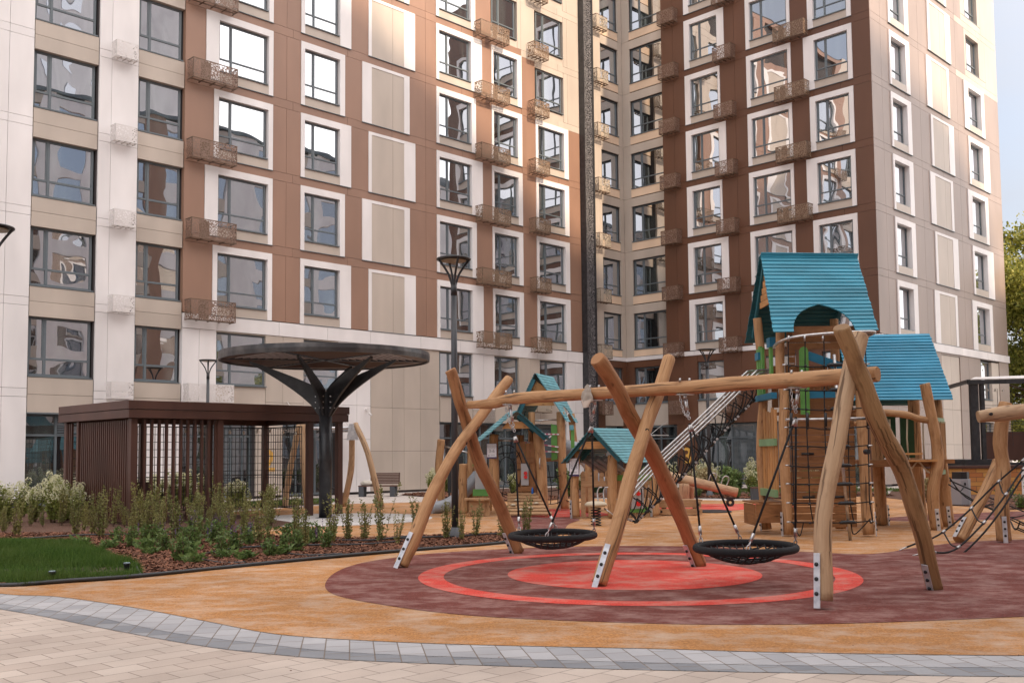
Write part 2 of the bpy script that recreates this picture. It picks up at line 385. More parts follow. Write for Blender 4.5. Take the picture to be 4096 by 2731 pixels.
    basket(root, f, 17.66, 19.5, SL(0)-.68, .6, 'white', .45, (18.2, 18.6)); basket(root, f, 36.1, 37.2, SL(0)-.66, .66, 'beige', .45)
    # white string course and first floor
    W.cols('white', [17.62, 19.0, 21.7, 24.0, 26.2, 29.0, 31.4, 33.9, 36.6, 38.9, 40.1], 6.35, 6.90, .03)
    backing(W, 17.6, 40.12, 3.1, 6.35, -.21, .3)
    z1, z0 = 6.35, 3.72
    def stack(m, us, zz=(3.1, 3.72, 6.35), d=0):
        for a, b in zip(zz, zz[1:]): W.cols(m, us, a, b, d)
    stack('white', [17.62, 18.3, 19.0]); stack('beige', [21.12, 21.9, 22.86]); stack('white', [24.56, 25.5, 26.22], (.1, 2.3, 3.72, 6.35))
    stack('beige', [26.26, 27.43, 28.09, 29.02, 30.15], (.1, 1.8, 3.66, 6.35), -.05)
    stack('white', [32.9, 33.62]); stack('beige', [35.3, 36.1, 36.8]); stack('white', [38.8, 39.5, 40.1], (.1, 2.3, 3.72, 6.35))
    stack('white', [32.2, 32.9], (3.72, 6.35))
    for a, b in ((19.0, 21.12), (22.86, 24.56), (30.17, 32.18), (33.64, 35.28), (36.82, 38.76)):
        window(root, f, a, b, SL(0), HD(0), -.12, .3, .27); W.p('beige', a, b, 3.1, SL(0)-.05, -.01); W.p('beige', a, b, HD(0)+.01, 6.35, -.01)
    W.p('beige', 32.2, 33.62, 3.1, 3.72)
    backing(W, 24.5, 30.15, 0, 3.1, -.11, .3); backing(W, 38.7, 40.1, 0, 3.1, -.11, .3)
    W.cols('white', [15.84, 17.6], .3, 3.1); backing(W, 15.84, 17.6, 0, 3.1, -.1)
    # ground floor glazing: storefront frames with louvres
    def shop(a, b, lou=(), vs=(), z=3.1):
        fr = MB(); D = -.35
        for u in [a, *vs, b-.07]: f.box(fr, u, u+.07, 0.05, z-.02, D-.06, D+.04)
        for u0, u1 in zip([a, *vs], [*vs, b-.07]):
            f.box(fr, u0+.07, u1, 2.35, 2.42, D-.06, D+.035); f.box(fr, u0+.07, u1, .05, .14, D-.06, D+.035); f.box(fr, u0+.07, u1, z-.09, z-.02, D-.06, D+.035)
        for (u0, u1, q0, q1) in lou:
            k = q0
            while k < q1: f.box(fr, u0, u1, k, k+.03, D-.02, D+.06); k += .055
        o = fr.build('shop_front', M['frame'], root); g = MB(); f.box(g, a+.01, b-.01, .06, z-.03, D-.03, D-.015); g.build('pane', M['glass_dark'], o)
        so_ = MB(); f.box(so_, a-.01, b+.01, z-.02, z+.03, -.36, -.02); so_.build('soffit', M['frame'], o)
    shop(12.25, 15.84, [(13.35, 14.3, 2.42, 3.0)], [13.27, 14.3, 15.1])
    shop(17.62, 20.7, [(19.1, 19.75, .2, 3.0)], [18.3, 19.05, 19.8, 20.3])
    W.p('beige', 20.72, 21.9, .1, 3.1, 0); backing(W, 20.7, 21.9, 0, 3.1, -.1)
    shop(21.92, 24.5, [], [22.7, 23.3, 23.6])
    shop(30.17, 33.6, [], [31.1, 32.0, 32.9]); shop(33.62, 38.7, [(36.9, 38.0, .2, 3.0)], [34.6, 35.8, 36.85, 38.05])
    W.done()
    # yellow house number 2
    e2 = digit('2', .85, root); e2.location = (21.27-org[0], -.012, 1.06)
    # dark vertical service shaft cover
    sh = MB(); f.box(sh, 40.14, 40.74, .1, TOP, 0, .35); sh.build('shaft_cover', M['perf_dark'], root)
    s2 = MB(); f.box(s2, 40.75, 40.9, .1, TOP, -.4, .36); f.box(s2, 40.10, 40.135, .1, TOP, -.1, .352); f.box(s2, 40.14, 40.74, .1, TOP, -.3, -.02)
    for k in range(0, 20): f.box(s2, 40.14, 40.74, .4+k*1.6, .46+k*1.6, .3, .34)
    s2.build('shaft_frame', M['frame_dark'], root)
    # glass entrance canopy with tie rods
    cp = MB(); f.box(cp, 21.9, 24.4, 2.62, 2.66, .02, 1.5); o = cp.build('entrance_canopy', M['glass'], root)
    rd = MB()
    for u in (22.1, 24.2):
        x0 = u-org[0]; rd.tube([(x0, -.02, 3.75), (x0, -1.35, 2.7)], .018, 6); f.box(rd, u-.03, u+.03, 2.56, 2.62, .02, 1.5)
    rd.build('tie_rod', M['mwhite'], o)
    # security camera
    sc = MB(); f.box(sc, 25.93, 26.03, 3.5, 3.6, 0, .12); sc.tube([(26.0-org[0], -.14, 3.42), (26.05-org[0], -.3, 3.3)], .045, 10); sc.build('security_camera', M['mwhite'], root)
    return root
def digit(ch, h, parent):
    cu = bpy.data.curves.new('house_number', 'FONT'); cu.body = ch; cu.size = h*1.38; cu.extrude = .012; cu.align_x = 'CENTER'; cu.offset = .012*h*1.4
    tmp = bpy.data.objects.new('tmp', cu); C.objects.link(tmp)
    dg = bpy.context.evaluated_depsgraph_get(); me = bpy.data.meshes.new_from_object(tmp.evaluated_get(dg)); bpy.data.objects.remove(tmp)
    o = bpy.data.objects.new('house_number', me); C.objects.link(o); me.materials.clear(); me.materials.append(M['yellow']); o.parent = parent
    o.rotation_euler = (math.pi/2, 0, 0); o['label'] = 'yellow house number '+ch
    return o
M['yellow'] = mat('yellow sign paint', (.75, .42, .09), .5)

def corner_block():
    org = (44., 28.); root = empty('apartment_block', bw(44, 28), AL, 'corner apartment block with dark brown wing and pale end wall at the right', 'building')
    TOP = 31.2; r = .3
    fa = Face('x', YA, org); fr = Face('x', YA+r, org); fb = Face('y', XB, org); fbr = Face('y', XB+r, org); fc = Face('x', YC, org)
    core = MB(); core.box(40.9-44, 56-44, YA+.9-28, YA+12-28, 0, TOP); core.box(XB+.9-44, 60.2-44, YC+.55-28, YA+.9-28, 0, TOP); core.build('wall', M['concrete'], root)
    # --- beige strip and recessed inner corner
    W = Wall(root, fa)
    for n in range(-2, 9):
        z0 = 6.9 if n == 0 else HD(n)-2.4; z1 = min(HD(n+1)-2.4, TOP)
        if n >= 0:
            W.p('beige', 40.92, 41.92, max(z0, 6.9), z1)
            if n <= 7: basket(root, fa, 41.1, 42.05, SL(n)-.66, .68, 'beige' if n else 'brown', .45)
    W.p('dbrown', 40.92, 41.92, 3.1, 6.68); W.p('dbrown', 40.92, 41.92, .1, 3.1); W.p('white', 40.92, 41.92, 6.68, 6.9, .03); backing(W, 40.9, 41.94, 0, TOP, -.1, .8)
    W.done()
    WA = Wall(root, fr); WB = Wall(root, fbr)
    tB = -(YA+r)
    for n in range(0, 8):
        h, s_ = HD(n), SL(n)
        for WW, ff, u0, u1, side in ((WA, fr, 42.0, 43.82, 0), (WB, fbr, tB+.55, -31.55, 1)):
            window(root, ff, u0, u1, s_, h, -.16, .25, .27, .055)
            m_ = 'dbrown' if n == 0 else 'beige'
            e0, e1 = (43.84, 44.21) if not side else (tB, tB+.53)
            zz0 = 6.9 if n == 1 else HD(n-1)+.5
            if n >= 1:
                WW.p('beige', e0, e1, zz0, h+.5)
                WW.p('beige', u0-.05, u1+.02, h+.02, h+.5, 0); WW.p('peach', u0-.05, u1+.02, h+.54, SL(n+1)-.05, 0)
            else:
                WW.p('dbrown', e0, e1, 3.1, 6.68); WW.p('dbrown', u0-.05, u1+.02, h+.02, 6.68, 0)
                WW.p('peach', u0-.05, u1+.02, 6.92, SL(1)-.05, 0); WW.p('beige', u0-.05, u1+.02, 3.1, s_-.05, -.01)
                WW.p('white', u0-.1 if not side else e0, e1 if not side else u1+.05, 6.68, 6.9, .03)
            bz = .15 if n else .01
            WW.f.box(WW.mb.setdefault('gap', MB()), u0-.05, u1+.02, h+.02, SL(n+1)-.06, -.4, -.07)
        fl = MB()
    backing(WA, 43.84, 44.21, 0, TOP, -.08, .4); backing(WB, tB, tB+.53, 0, TOP, -.08, .4)
    backing(WA, 41.95, 43.83, 3.1, SL(0)-.06, -.08, .3); backing(WB, tB+.5, -31.55, 3.1, SL(0)-.06, -.08, .3)
    WA.p('dbrown', 43.84, 44.21, .1, 3.1); WB.p('dbrown', tB, tB+.53, .1, 3.1)
    WA.done(' in the inner corner'); WB.done(' in the inner corner, right side')
    # --- dark brown wing
    W = Wall(root, fb); backing(W, -31.65, YC*-1-.01, 3.1, TOP, -.21, .3); backing(W, -31.65, -19.91, 0, 3.1, -.5, .2)
    for n in range(1, 8):
        h, s_ = HD(n), SL(n); z0, z1 = h-2.36, h+.29; ev = n % 2 == 0
        r1 = -27.68 if ev else -27.98; l3 = -22.99 if ev else -23.25; r2 = -23.93
        surround(root, fb, -30.14, -29.78, -28.2, r1, z0, z1, h, s_); window(root, fb, -29.8, -28.15, s_, h, -.12, .34, .27)
        surround(root, fb, -26.40, -26.15, -24.2, r2, z0, z1, h, s_); window(root, fb, -26.17, -24.15, s_, h, -.12, .3, .27)
        surround(root, fb, l3, -22.68, -21.1, -20.78, z0, z1, h, s_); window(root, fb, -22.7, -21.05, s_, h, -.12, .33, .27)
        W.cols('dbrown', [-31.65, -30.9, -30.14], z0, z1); W.cols('dbrown', [r1, -27.1, -26.4], z0, z1); W.p('dbrown', r2, l3, z0, z1); W.p('dbrown', -20.78, -19.91, z0, z1)
        W.cols('dbrown', [-31.65, -29.6, -27.1, -24.9, -22.8, -21.4, -19.91], z1, min(z1+.35, TOP))
        basket(root, fb, -31.55, -30.5, s_-.66, .68, 'brown'); basket(root, fb, -28.1, -27.0, s_-.66, .68, 'brown'); basket(root, fb, -24.62, -22.97, s_-.68, .7, 'bronze', .5, (-24.3, -24.0))
    z1 = HD(7)+.64; W.p('dbrown', -31.65, -19.91, z1, TOP)
    W.cols('white', [-31.65, -29.9, -27.1, -24.5, -22, -19.91], 6.66, 6.90, .03)
    # first floor below the string course
    for us in ([-31.65, -30.6, -29.74], [-28.14, -27.1, -26.2], [-24.1, -23.4, -22.75], [-21.0, -19.91]): W.cols('dbrown', us, 3.1, 6.66)
    for a, b in ((-29.74, -28.14), (-26.2, -24.1), (-22.75, -21.0)):
        window(root, fb, a+.01, b-.01, SL(0), HD(0), -.12, .34, .27); W.p('dbrown', a, b, HD(0)+.01, 6.66); W.p('beige', a, b, 3.1, SL(0)-.06, -.01)
    basket(root, fb, -31.3, -30.3, SL(0)-.7, .68, 'brown', .45); basket(root, fb, -28.1, -27.1, SL(0)-.7, .68, 'brown', .45)
    # ground floor: brown piers and dark glazing
    for a, b in ((-31.1, -29.9), (-24.1, -22.9), (-20.9, -19.91)): W.cols('dbrown', [a, b], .1, 3.1); backing(W, a, b, 0, 3.1, -.1, .4)
    for a, b, vs in ((-34.3, -31.12, [-33.4, -32.4]), (-29.88, -24.12, [-28.9, -28.0, -26.6, -25.4]), (-22.88, -20.92, [-22.0])):
        D = -.35; fm = MB()
        for u in [a, *vs, b-.07]: fb.box(fm, u, u+.07, .05, 3.08, D-.06, D+.04)
        for u0, u1 in zip([a, *vs], [*vs, b-.07]):
            for zz in (.05, 2.35, 3.0): fb.box(fm, u0+.07, u1, zz, zz+.07, D-.06, D+.035)
        if a < -29 and a > -30:
            k = .3
            while k < 2.9: fb.box(fm, -27.93, -26.6, k, k+.03, D-.02, D+.05); k += .06
        o = fm.build('shop_front', M['frame'], root); g = MB(); fb.box(g, a+.01, b-.01, .06, 3.07, D-.03, D-.015); g.build('pane', M['glass_dark'], o)
    W.done()
    e3 = digit('3', .85, root); e3.rotation_euler = (math.pi/2, 0, -math.pi/2); e3.location = (XB-.012-44, 30.47-28, 1.05)
    cp = MB(); fb.box(cp, -33.6, -31.4, 2.52, 2.56, .35, 1.6); o = cp.build('entrance_canopy', M['mwhite'], root)
    rd = MB()
    for u in (-33.3, -31.7): rd.tube([(XB-44-.02, -u-28, 3.3), (XB-44-1.5, -u-28, 2.58)], .015, 6)
    rd.build('tie_rod', M['mwhite'], o)
    # --- pale end wall
    W = Wall(root, fc); backing(W, 43.92, 60.35, 0, TOP, -.24, .3)
    for n in range(1, 8):
        h, s_ = HD(n), SL(n); z0, z1 = h-2.36, h+.29; ev = n % 2 == 0
        l2, r2 = (50.50, 53.45) if ev else (50.15, 53.05); l3, r3 = (55.5, 58.55) if ev else (55.12, 58.05)
        surround(root, fc, 45.85, 46.05, 47.55, 48.12, z0, z1, h, s_, 'beige', .05); window(root, fc, 46.03, 47.6, s_, h, -.2, .3, .27)
        blank(root, fc, l2, 50.75, 52.75, r2, z0, z1, .05)
        top = n >= 6
        if not top: surround(root, fc, l3, 55.75, 57.5, r3, z0, z1, h, s_, 'beige', .05)
        else: W.p('beige', l3, r3, z0, s_-.06, .0); W.p('beige', l3, 55.74, s_-.05, z1); W.p('beige', 57.6, r3, s_-.05, z1); W.p('beige', 55.74, 57.6, h, z1)
        window(root, fc, 55.73, 57.55, s_, h, -.2, .3, .27)
        k = 'beige' if top else 'taupe'
        W.cols('taupe', [43.93, 45.0, 45.85], z0, z1); W.cols('taupe', [48.12, 49.3, l2], z0, z1); W.cols('taupe', [r2, 54.2, l3], z0, z1); W.cols(k, [r3, 60.35], z0, z1)
        W.cols('taupe', [43.93, 45.0, 47.6, 49.3, 52, 54.2], z1, z1+.35); W.cols(k if n != 5 else 'beige', [54.2, 57.3, 60.35], z1, z1+.35)
    W.cols('beige', [43.93, 50, 60.35], HD(7)+.64, TOP)
    W.cols('white', [43.93, 47, 50, 53.4, 57, 60.42], 6.5, 6.9, .06)
    stk = (.1, 1.9, 3.66, 6.5)
    for a, b in zip(stk, stk[1:]):
        W.cols('taupe', [43.93, 45.6, 47.2, 48.8, 50.84], a, b); W.cols('beige', [50.84, 52.1, 53.2], a, min(b, 6.4), -.04); W.cols('taupe', [53.2, 54.4, 56.06], a, b)
        W.cols('taupe', [58.86, 60.35], a, b)
    W.p('taupe', 50.84, 53.2, 6.4, 6.5)
    window(root, fc, 56.06, 57.75, SL(0), HD(0)+.1, -.2, .3, .27); W.p('beige', 57.76, 58.85, 3.1, 6.4, -.03); W.p('beige', 56.06, 57.75, 3.1, SL(0)-.06, -.03)
    window(root, fc, 56.06, 57.75, .3, 3.05, -.2, .4, .7); W.p('beige', 57.76, 58.85, .1, 3.1, -.03)
    W.done(' of the end wall')
    return root
lb = long_block(); cb = corner_block()
# ------------------------------------------------------------------ block across the yard, outside the frame: seen only in the window panes, and it throws the shade
def far_block():
    """closes the yard behind the camera, parallel to the long facade"""
    root = empty('apartment_block', bw(30, -14), AL, 'white and brown block closing the yard behind the photographer, seen only in the window panes', 'building')
    mb = MB(); top = 31.5; mb.box(-55, 45, -12, -.4, 0, top-.2); mb.build('wall', M['concrete'], root)
    w1, w2, gl, wh = MB(), MB(), MB(), MB(); x = -55; i = 0
    while x < 44:
        wd = [1.9, 2.2, 1.3, 2.4, 3.2, 1.8][i % 6]
        if i % 2 == 0: (wh if i % 3 else w1).box(x, x+wd, -.4, 0, 0, top)
        else:
            for n in range(-1, 9):
                h = HD(n); s_ = SL(n); gl.box(x, x+wd, -.39, -.2, s_, h); (w2 if i % 4 == 1 else wh).box(x, x+wd, -.4, -.02, h, min(s_+3, top))
        x += wd; i += 1
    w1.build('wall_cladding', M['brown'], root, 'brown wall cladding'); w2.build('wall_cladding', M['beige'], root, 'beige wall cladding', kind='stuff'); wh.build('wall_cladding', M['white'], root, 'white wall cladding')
    gl.build('pane', M['glass'], root, kind='stuff'); pr_ = MB(); pr_.box(-55.2, 45.2, -12.2, .25, top, top+.35); pr_.build('parapet', M['frame'], root)
    return root
far_block()
def shade_tower():  # added unseen blocker: height and outline shaped to cast the facades' shadow edge
    root = empty('shade_tower', (70, -30, 0), 0, 'unseen pale tower added outside the frame to shade the yard and lower facades', 'building')
    P = [(28, -75), (112, -75), (112, -20), (97, -3), (92, 1.7), (86, 8.3), (76, 9.0), (64, 4), (43, 2.2), (36, -4.5), (28, -12)]
    mb = MB(); mb.prism([(x-70, y+30) for x, y in P], 0, 62); mb.build('wall', M['white'], root)
    gl = MB()
    for (x0, y0), (x1, y1) in zip(P[7:], P[8:]+P[:1]):
        a, b = Vector((x0-70, y0+30, 0)), Vector((x1-70, y1+30, 0)); n = int((b-a).length/5); d = (b-a)/max(n, 1); o_ = Vector((-d.y, d.x, 0)).normalized()
        for i in range(n):
            for f in range(20): p = a+d*(i+.25)+Vector((0, 0, 1.2+3*f)); gl.bar(p+Vector((0, 0, .8)), p+d*.3+Vector((0, 0, .8)), .12, 1.4)
    gl.build('window', M['glass'], root, kind='stuff')
shade_tower()

# ------------------------------------------------------------------ ground
def rubber(name, c, dust, amt=.5):
    m = mat(name, c, .95, spec=.2)
    d = tuple(v*.55 for v in c); g = N(m, 'ShaderNodeNewGeometry')
    mp1 = N(m, 'ShaderNodeMapping'); mp1.inputs['Scale'].default_value = (.85, 1.15, 1); mp1.inputs['Rotation'].default_value = (0, 0, .2); L(m, g.outputs['Position'], mp1.inputs[0])
    n1 = N(m, 'ShaderNodeTexNoise', Scale=2.4, Detail=12, Roughness=.72); L(m, mp1.outputs[0], n1.inputs['Vector'])
    n2 = N(m, 'ShaderNodeTexNoise', Scale=48, Detail=6, Roughness=.8); L(m, g.outputs['Position'], n2.inputs['Vector'])
    n3 = N(m, 'ShaderNodeTexNoise', Scale=.5, Detail=3); L(m, g.outputs['Position'], n3.inputs['Vector'])
    r1 = N(m, 'ShaderNodeMapRange'); r1.inputs[1].default_value = .45; r1.inputs[2].default_value = .66; r1.inputs[4].default_value = amt; L(m, n1.outputs['Fac'], r1.inputs[0])
    r2 = N(m, 'ShaderNodeMapRange'); r2.inputs[1].default_value = .35; r2.inputs[2].default_value = .65; L(m, n2.outputs['Fac'], r2.inputs[0])
    a = N(m, 'ShaderNodeMix', data_type='RGBA'); a.inputs['A'].default_value = (*d, 1); a.inputs['B'].default_value = (*[min(1, v*1.42) for v in c], 1); L(m, r2.outputs[0], a.inputs['Factor'])
    b = N(m, 'ShaderNodeMix', data_type='RGBA'); b.inputs['B'].default_value = (*dust, 1); L(m, a.outputs['Result'], b.inputs['A']); L(m, r1.outputs[0], b.inputs['Factor'])
    r3 = N(m, 'ShaderNodeMapRange'); r3.inputs[1].default_value = .35; r3.inputs[2].default_value = .7; r3.inputs[3].default_value = 1.12; r3.inputs[4].default_value = .80; L(m, n3.outputs['Fac'], r3.inputs[0])
    hs = N(m, 'ShaderNodeHueSaturation'); L(m, b.outputs['Result'], hs.inputs['Color']); L(m, r3.outputs[0], hs.inputs['Value']); L(m, hs.outputs[0], bsdf(m).inputs['Base Color'])
    bp = N(m, 'ShaderNodeBump', Strength=.6, Distance=.008); L(m, n2.outputs['Fac'], bp.inputs['Height']); L(m, bp.outputs[0], bsdf(m).inputs['Normal'])
    return m
def paver(name, c1, c2, rot, bw_=.3, bh=.2, grout=(.2, .16, .13), offs=.5, sq=1, ms=.006):
    m = mat(name, c1, .8, spec=.3); g = N(m, 'ShaderNodeNewGeometry')
    mp1 = N(m, 'ShaderNodeMapping'); mp1.inputs['Rotation'].default_value = (0, 0, rot); L(m, g.outputs['Position'], mp1.inputs[0])
    br = N(m, 'ShaderNodeTexBrick', offset=offs, squash=sq, squash_frequency=3); br.inputs['Scale'].default_value = 1
    br.inputs['Brick Width'].default_value = bw_; br.inputs['Row Height'].default_value = bh; br.inputs['Mortar Size'].default_value = ms; br.inputs['Mortar Smooth'].default_value = .3
    br.inputs['Color1'].default_value = (*c1, 1); br.inputs['Color2'].default_value = (*c2, 1); br.inputs['Mortar'].default_value = (*grout, 1); br.inputs['Bias'].default_value = 0
    L(m, mp1.outputs[0], br.inputs['Vector'])
    n1 = N(m, 'ShaderNodeTexNoise', Scale=1.1, Detail=6); L(m, g.outputs['Position'], n1.inputs['Vector'])
    n2 = N(m, 'ShaderNodeTexNoise', Scale=90, Detail=3); L(m, g.outputs['Position'], n2.inputs['Vector'])
    ad = N(m, 'ShaderNodeMath', operation='ADD'); L(m, n1.outputs['Fac'], ad.inputs[0]); 
    ml = N(m, 'ShaderNodeMath', operation='MULTIPLY'); ml.inputs[1].default_value = .35; L(m, n2.outputs['Fac'], ml.inputs[0]); L(m, ml.outputs[0], ad.inputs[1])
    r = N(m, 'ShaderNodeMapRange'); r.inputs[1].default_value = .45; r.inputs[2].default_value = .95; r.inputs[3].default_value = .84; r.inputs[4].default_value = 1.1; L(m, ad.outputs[0], r.inputs[0])
    hs = N(m, 'ShaderNodeHueSaturation'); L(m, br.outputs['Color'], hs.inputs['Color']); L(m, r.outputs[0], hs.inputs['Value']); L(m, hs.outputs[0], bsdf(m).inputs['Base Color'])
    iv = N(m, 'ShaderNodeMath', operation='SUBTRACT'); iv.inputs[0].default_value = 1; L(m, br.outputs['Fac'], iv.inputs[1])
    ad2 = N(m, 'ShaderNodeMath', operation='MULTIPLY_ADD'); ad2.inputs[1].default_value = .08; L(m, n2.outputs['Fac'], ad2.inputs[0]); L(m, iv.outputs[0], ad2.inputs[2])
    bp = N(m, 'ShaderNodeBump', Strength=.5, Distance=.006); L(m, ad2.outputs[0], bp.inputs['Height']); L(m, bp.outputs[0], bsdf(m).inputs['Normal'])
    return m
M['orange'] = rubber('orange rubber', (.42, .20, .075), (.50, .36, .26), .9)
M['maroon'] = rubber('maroon rubber', (.150, .043, .034), (.33, .20, .175), .8)
M['red'] = rubber('red rubber', (.58, .066, .048), (.50, .25, .20), .85)
M['paleplaza'] = rubber('pale rubber', (.6, .57, .55), (.7, .66, .62), .4)
M['pink_paver'] = paver('pink pavers', (.46, .375, .315), (.56, .47, .40), -AL, .36, .24, (.22, .175, .145), ms=.005)
M['grey_paver'] = paver('light grey pavers', (.34, .335, .345), (.45, .44, .445), -.16+math.pi/2, .3, .2)
M['dark_paver'] = paver('dark grey pavers', (.20, .205, .22), (.33, .33, .34), -.16+math.pi/2, .3, .2)
M['path'] = paver('pale path', (.52, .46, .42), (.6, .54, .5), -AL, .4, .2)
M['mulch'] = mat('bark mulch', (.12, .06, .04), .95); noise_col(M['mulch'], (.05, .028, .02), (.19, .09, .055), 35, 6, bump=1, bscale=60)
M['soil'] = mat('lawn soil', (.05, .05, .02), 1); noise_col(M['soil'], (.035, .035, .014), (.085, .06, .03), 12, 5)
ZS = {}
def sheet(name, poly, z, m, label=None, kind='structure'):
    mb = MB(); mb.sheet(poly, z); o = mb.build(name, m); o['kind'] = kind
    if label: o['label'] = label
    return o
BIG = 400
sheet('ground', [(-BIG, -60), (BIG, -60), (BIG, BIG), (-BIG, BIG)], 0, M['path'], 'pale paved ground of the courtyard reaching the buildings')
edge_o = [(-60, 30), (-14, 17.0), (-8.2, 13.6), (-6.1, 12.08), (-5.29, 11.77), (-4.1, 10.9), (-2.96, 9.89), (-2.35, 9.33), (-1.85, 9.02), (-.9, 8.7), (.07, 8.5), (1.14, 8.33), (2.01, 8.15), (2.81, 8.04), (3.95, 7.92), (6, 7.85), (9, 8.3), (30, 14)]
edge_g = [(-60, 29), (-14, 16.2), (-7.6, 12.7), (-5.69, 11.28), (-4.34, 10.36), (-3.1, 9.3), (-2.16, 8.73), (-1.35, 8.31), (.06, 7.98), (1.7, 7.7), (3.73, 7.5), (6, 7.42), (9, 7.8), (30, 13.5)]
edge_d = [(-60, 28.6), (-14, 15.8), (-7.4, 12.3), (-5.45, 10.85), (-4.84, 10.4), (-4.01, 9.72), (-2.73, 8.72), (-1.98, 8.29), (-1.31, 8.02), (.06, 7.71), (1.33, 7.5), (2.09, 7.4), (3.56, 7.22), (6, 7.14), (9, 7.5), (30, 13.2)]
def sm(l): return [(p.x, p.y) for p in smooth_path([(a, b, 0) for a, b in l], 5)]
eo, eg, ed = sm(edge_o), sm(edge_g), sm(edge_d)
sheet('pavement', ed+[(30, -20), (-60, -20)], .004, M['pink_paver'], 'pinkish beige block paving in the foreground')
sheet('pavement_border', eg+ed[::-1], .008, M['dark_paver'], 'dark grey paver band along the pink paving')
sheet('pavement_border', eo+eg[::-1], .010, M['grey_paver'], 'light grey paver band along the orange rubber')
far = [(30, 14), (30, 26), (18, 30.5), (16.3, 31.5), (13.9, 35.0), (10, 36.2), (8.2, 33.2), (6.2, 34.1), (2.4, 36.2), (-2.0, 35.6), (-2.6, 34.8), (-5.9, 33.6), (-9, 28), (-5, 24), (-5.8, 21.6), (-4.0, 19.7), (-2, 19.6), (-.4, 20.4), (.7, 19.9), (.9, 19.2), (.41, 18.72), (-.6, 17.7), (-2.6, 16.05), (-4.93, 13.6), (-6.41, 12.7), (-8.4, 13.9)]
sheet('rubber_ground', [p for p in eo if -8.3 < p[0] <= 30]+far[1:], .014, M['orange'], 'orange rubber safety surfacing of the playground')
# maroon field: a round carpet round the swing that widens into a band to the right
mar = smooth_poly([(-2.42, 13.3), (-2.35, 14.75), (-1.89, 15.79), (-.9, 16.75), (.9, 17.4), (2.4, 17.4), (3.6, 16.95), (4.9, 15.95), (5.6, 15.75), (6.56, 16.62), (7.65, 17.47), (9.07, 18.02), (12, 18.3), (15, 16), (14, 12), (9, 10.7), (6, 10.0), (4.87, 9.72), (3.29, 9.45), (2.0, 9.42), (.9, 9.62), (-.35, 10.05), (-1.29, 10.76), (-2.12, 11.81)])
sheet('rubber_circle', mar, .018, M['maroon'], 'maroon rubber field under and beside the nest swings')
def ring(cx, cy, r0, r1, z, m, label, n=96):
    mb = MB()
    for k in range(n):
        a, b = 2*math.pi*k/n, 2*math.pi*(k+1)/n
        if r0: q = [(cx+r0*math.cos(a), cy+r0*math.sin(a), z), (cx+r1*math.cos(a), cy+r1*math.sin(a), z), (cx+r1*math.cos(b), cy+r1*math.sin(b), z), (cx+r0*math.cos(b), cy+r0*math.sin(b), z)]
        else: q = [(cx, cy, z), (cx+r1*math.cos(a), cy+r1*math.sin(a), z), (cx+r1*math.cos(b), cy+r1*math.sin(b), z)]
        i = len(mb.v); mb.v += q; mb.face(range(i, i+len(q)))
    o = mb.build('rubber_marking', m); o['kind'] = 'structure'; o['label'] = label
ring(1.60, 13.42, 2.52, 2.85, .022, M['red'], 'red rubber ring on the maroon field')
ring(1.58, 13.45, 0, 1.66, .022, M['red'], 'red rubber disc in the middle of the ring')
sheet('rubber_circle', smooth_poly([(.45, 19.6), (.9, 20.0), (1.25, 22.9), (1.6, 24.4), (1.45, 25.3), (.9, 25.6), (.35, 27.2), (-.3, 25.5), (-.1, 23), (.2, 21)]), .018, M['maroon'], 'maroon rubber patch between the shrubs and the small play houses')
sheet('rubber_marking', smooth_poly([(.2, 29.2), (1.9, 28.8), (2.5, 26.3), (1.6, 25.5), (.6, 25.7), (.2, 27)]), .022, M['red'], 'pink red rubber patch in front of the low play house')
sheet('rubber_marking', smooth_poly([(4.6, 31.0), (7.8, 31.1), (8.3, 29.6), (6.3, 28.0), (4.4, 26.8), (4.0, 28)]), .018, M['red'], 'pink red rubber patch behind the log platform')
sheet('rubber_circle', smooth_poly([(8.7, 23.0), (9.2, 24.4), (13.2, 26.2), (17, 26), (16, 23.5), (11.8, 23.2), (10.2, 23.0)]), .018, M['maroon'], 'maroon rubber stripe behind the right log posts')
ring(-4.6, 25.6, 0, 2.55, .019, M['paleplaza'], 'pale round surfacing under the round canopy')
# beds and lawns
bed = [(-8.4, 13.95), (-6.41, 12.72), (-5.7, 13.05), (-4.93, 13.58), (-3.77, 14.93), (-2.6, 16.03), (-1.32, 17.2), (-.6, 17.7), (.40, 18.72), (.85, 19.2), (.6, 19.9), (-.4, 20.35), (-.69, 20.33), (-1.94, 19.75), (-2.76, 19.5), (-4.05, 19.66), (-5.2, 20.6), (-5.7, 21.6), (-5.1, 24), (-7, 27), (-9, 29.5), (-26, 30), (-26, 24)]
sheet('mulch_bed', bed, .03, M['mulch'], 'bark mulch planting bed along the orange surfacing')
lawn = smooth_poly([(-11.5, 15.6), (-8.4, 13.97), (-6.41, 12.74), (-5.7, 13.07), (-4.98, 13.56), (-5.55, 14.9), (-6.33, 16.06), (-7.47, 17.77), (-8.64, 18.83), (-10.2, 19.2), (-13, 19)], 4)
sheet('lawn_soil', lawn, .034, M['soil'], 'soil under the small lawn at the left')
bed2 = [(5.2, 36.4), (9.2, 34.2), (10.3, 36.5), (13.4, 35.4), (15, 42), (7.2, 47.0), (.5, 48), (0.5, 33.5), (2.3, 36.6)]
sheet('mulch_bed', bed2, .026, M['mulch'], 'bark mulch bed in front of the dark brown wing')
bed3 = [(-2.4, 37.2), (.2, 33.9), (.4, 48), (-4, 43.5), (-4.6, 41)]
sheet('mulch_bed', bed3, .026, M['mulch'], 'bark mulch bed beside the slatted bench')
bed4 = [(-22, 31), (-9, 29.7), (-6.2, 33.9), (-7.3, 36), (-7, 38.8), (-15, 30.9), (-22, 26)]
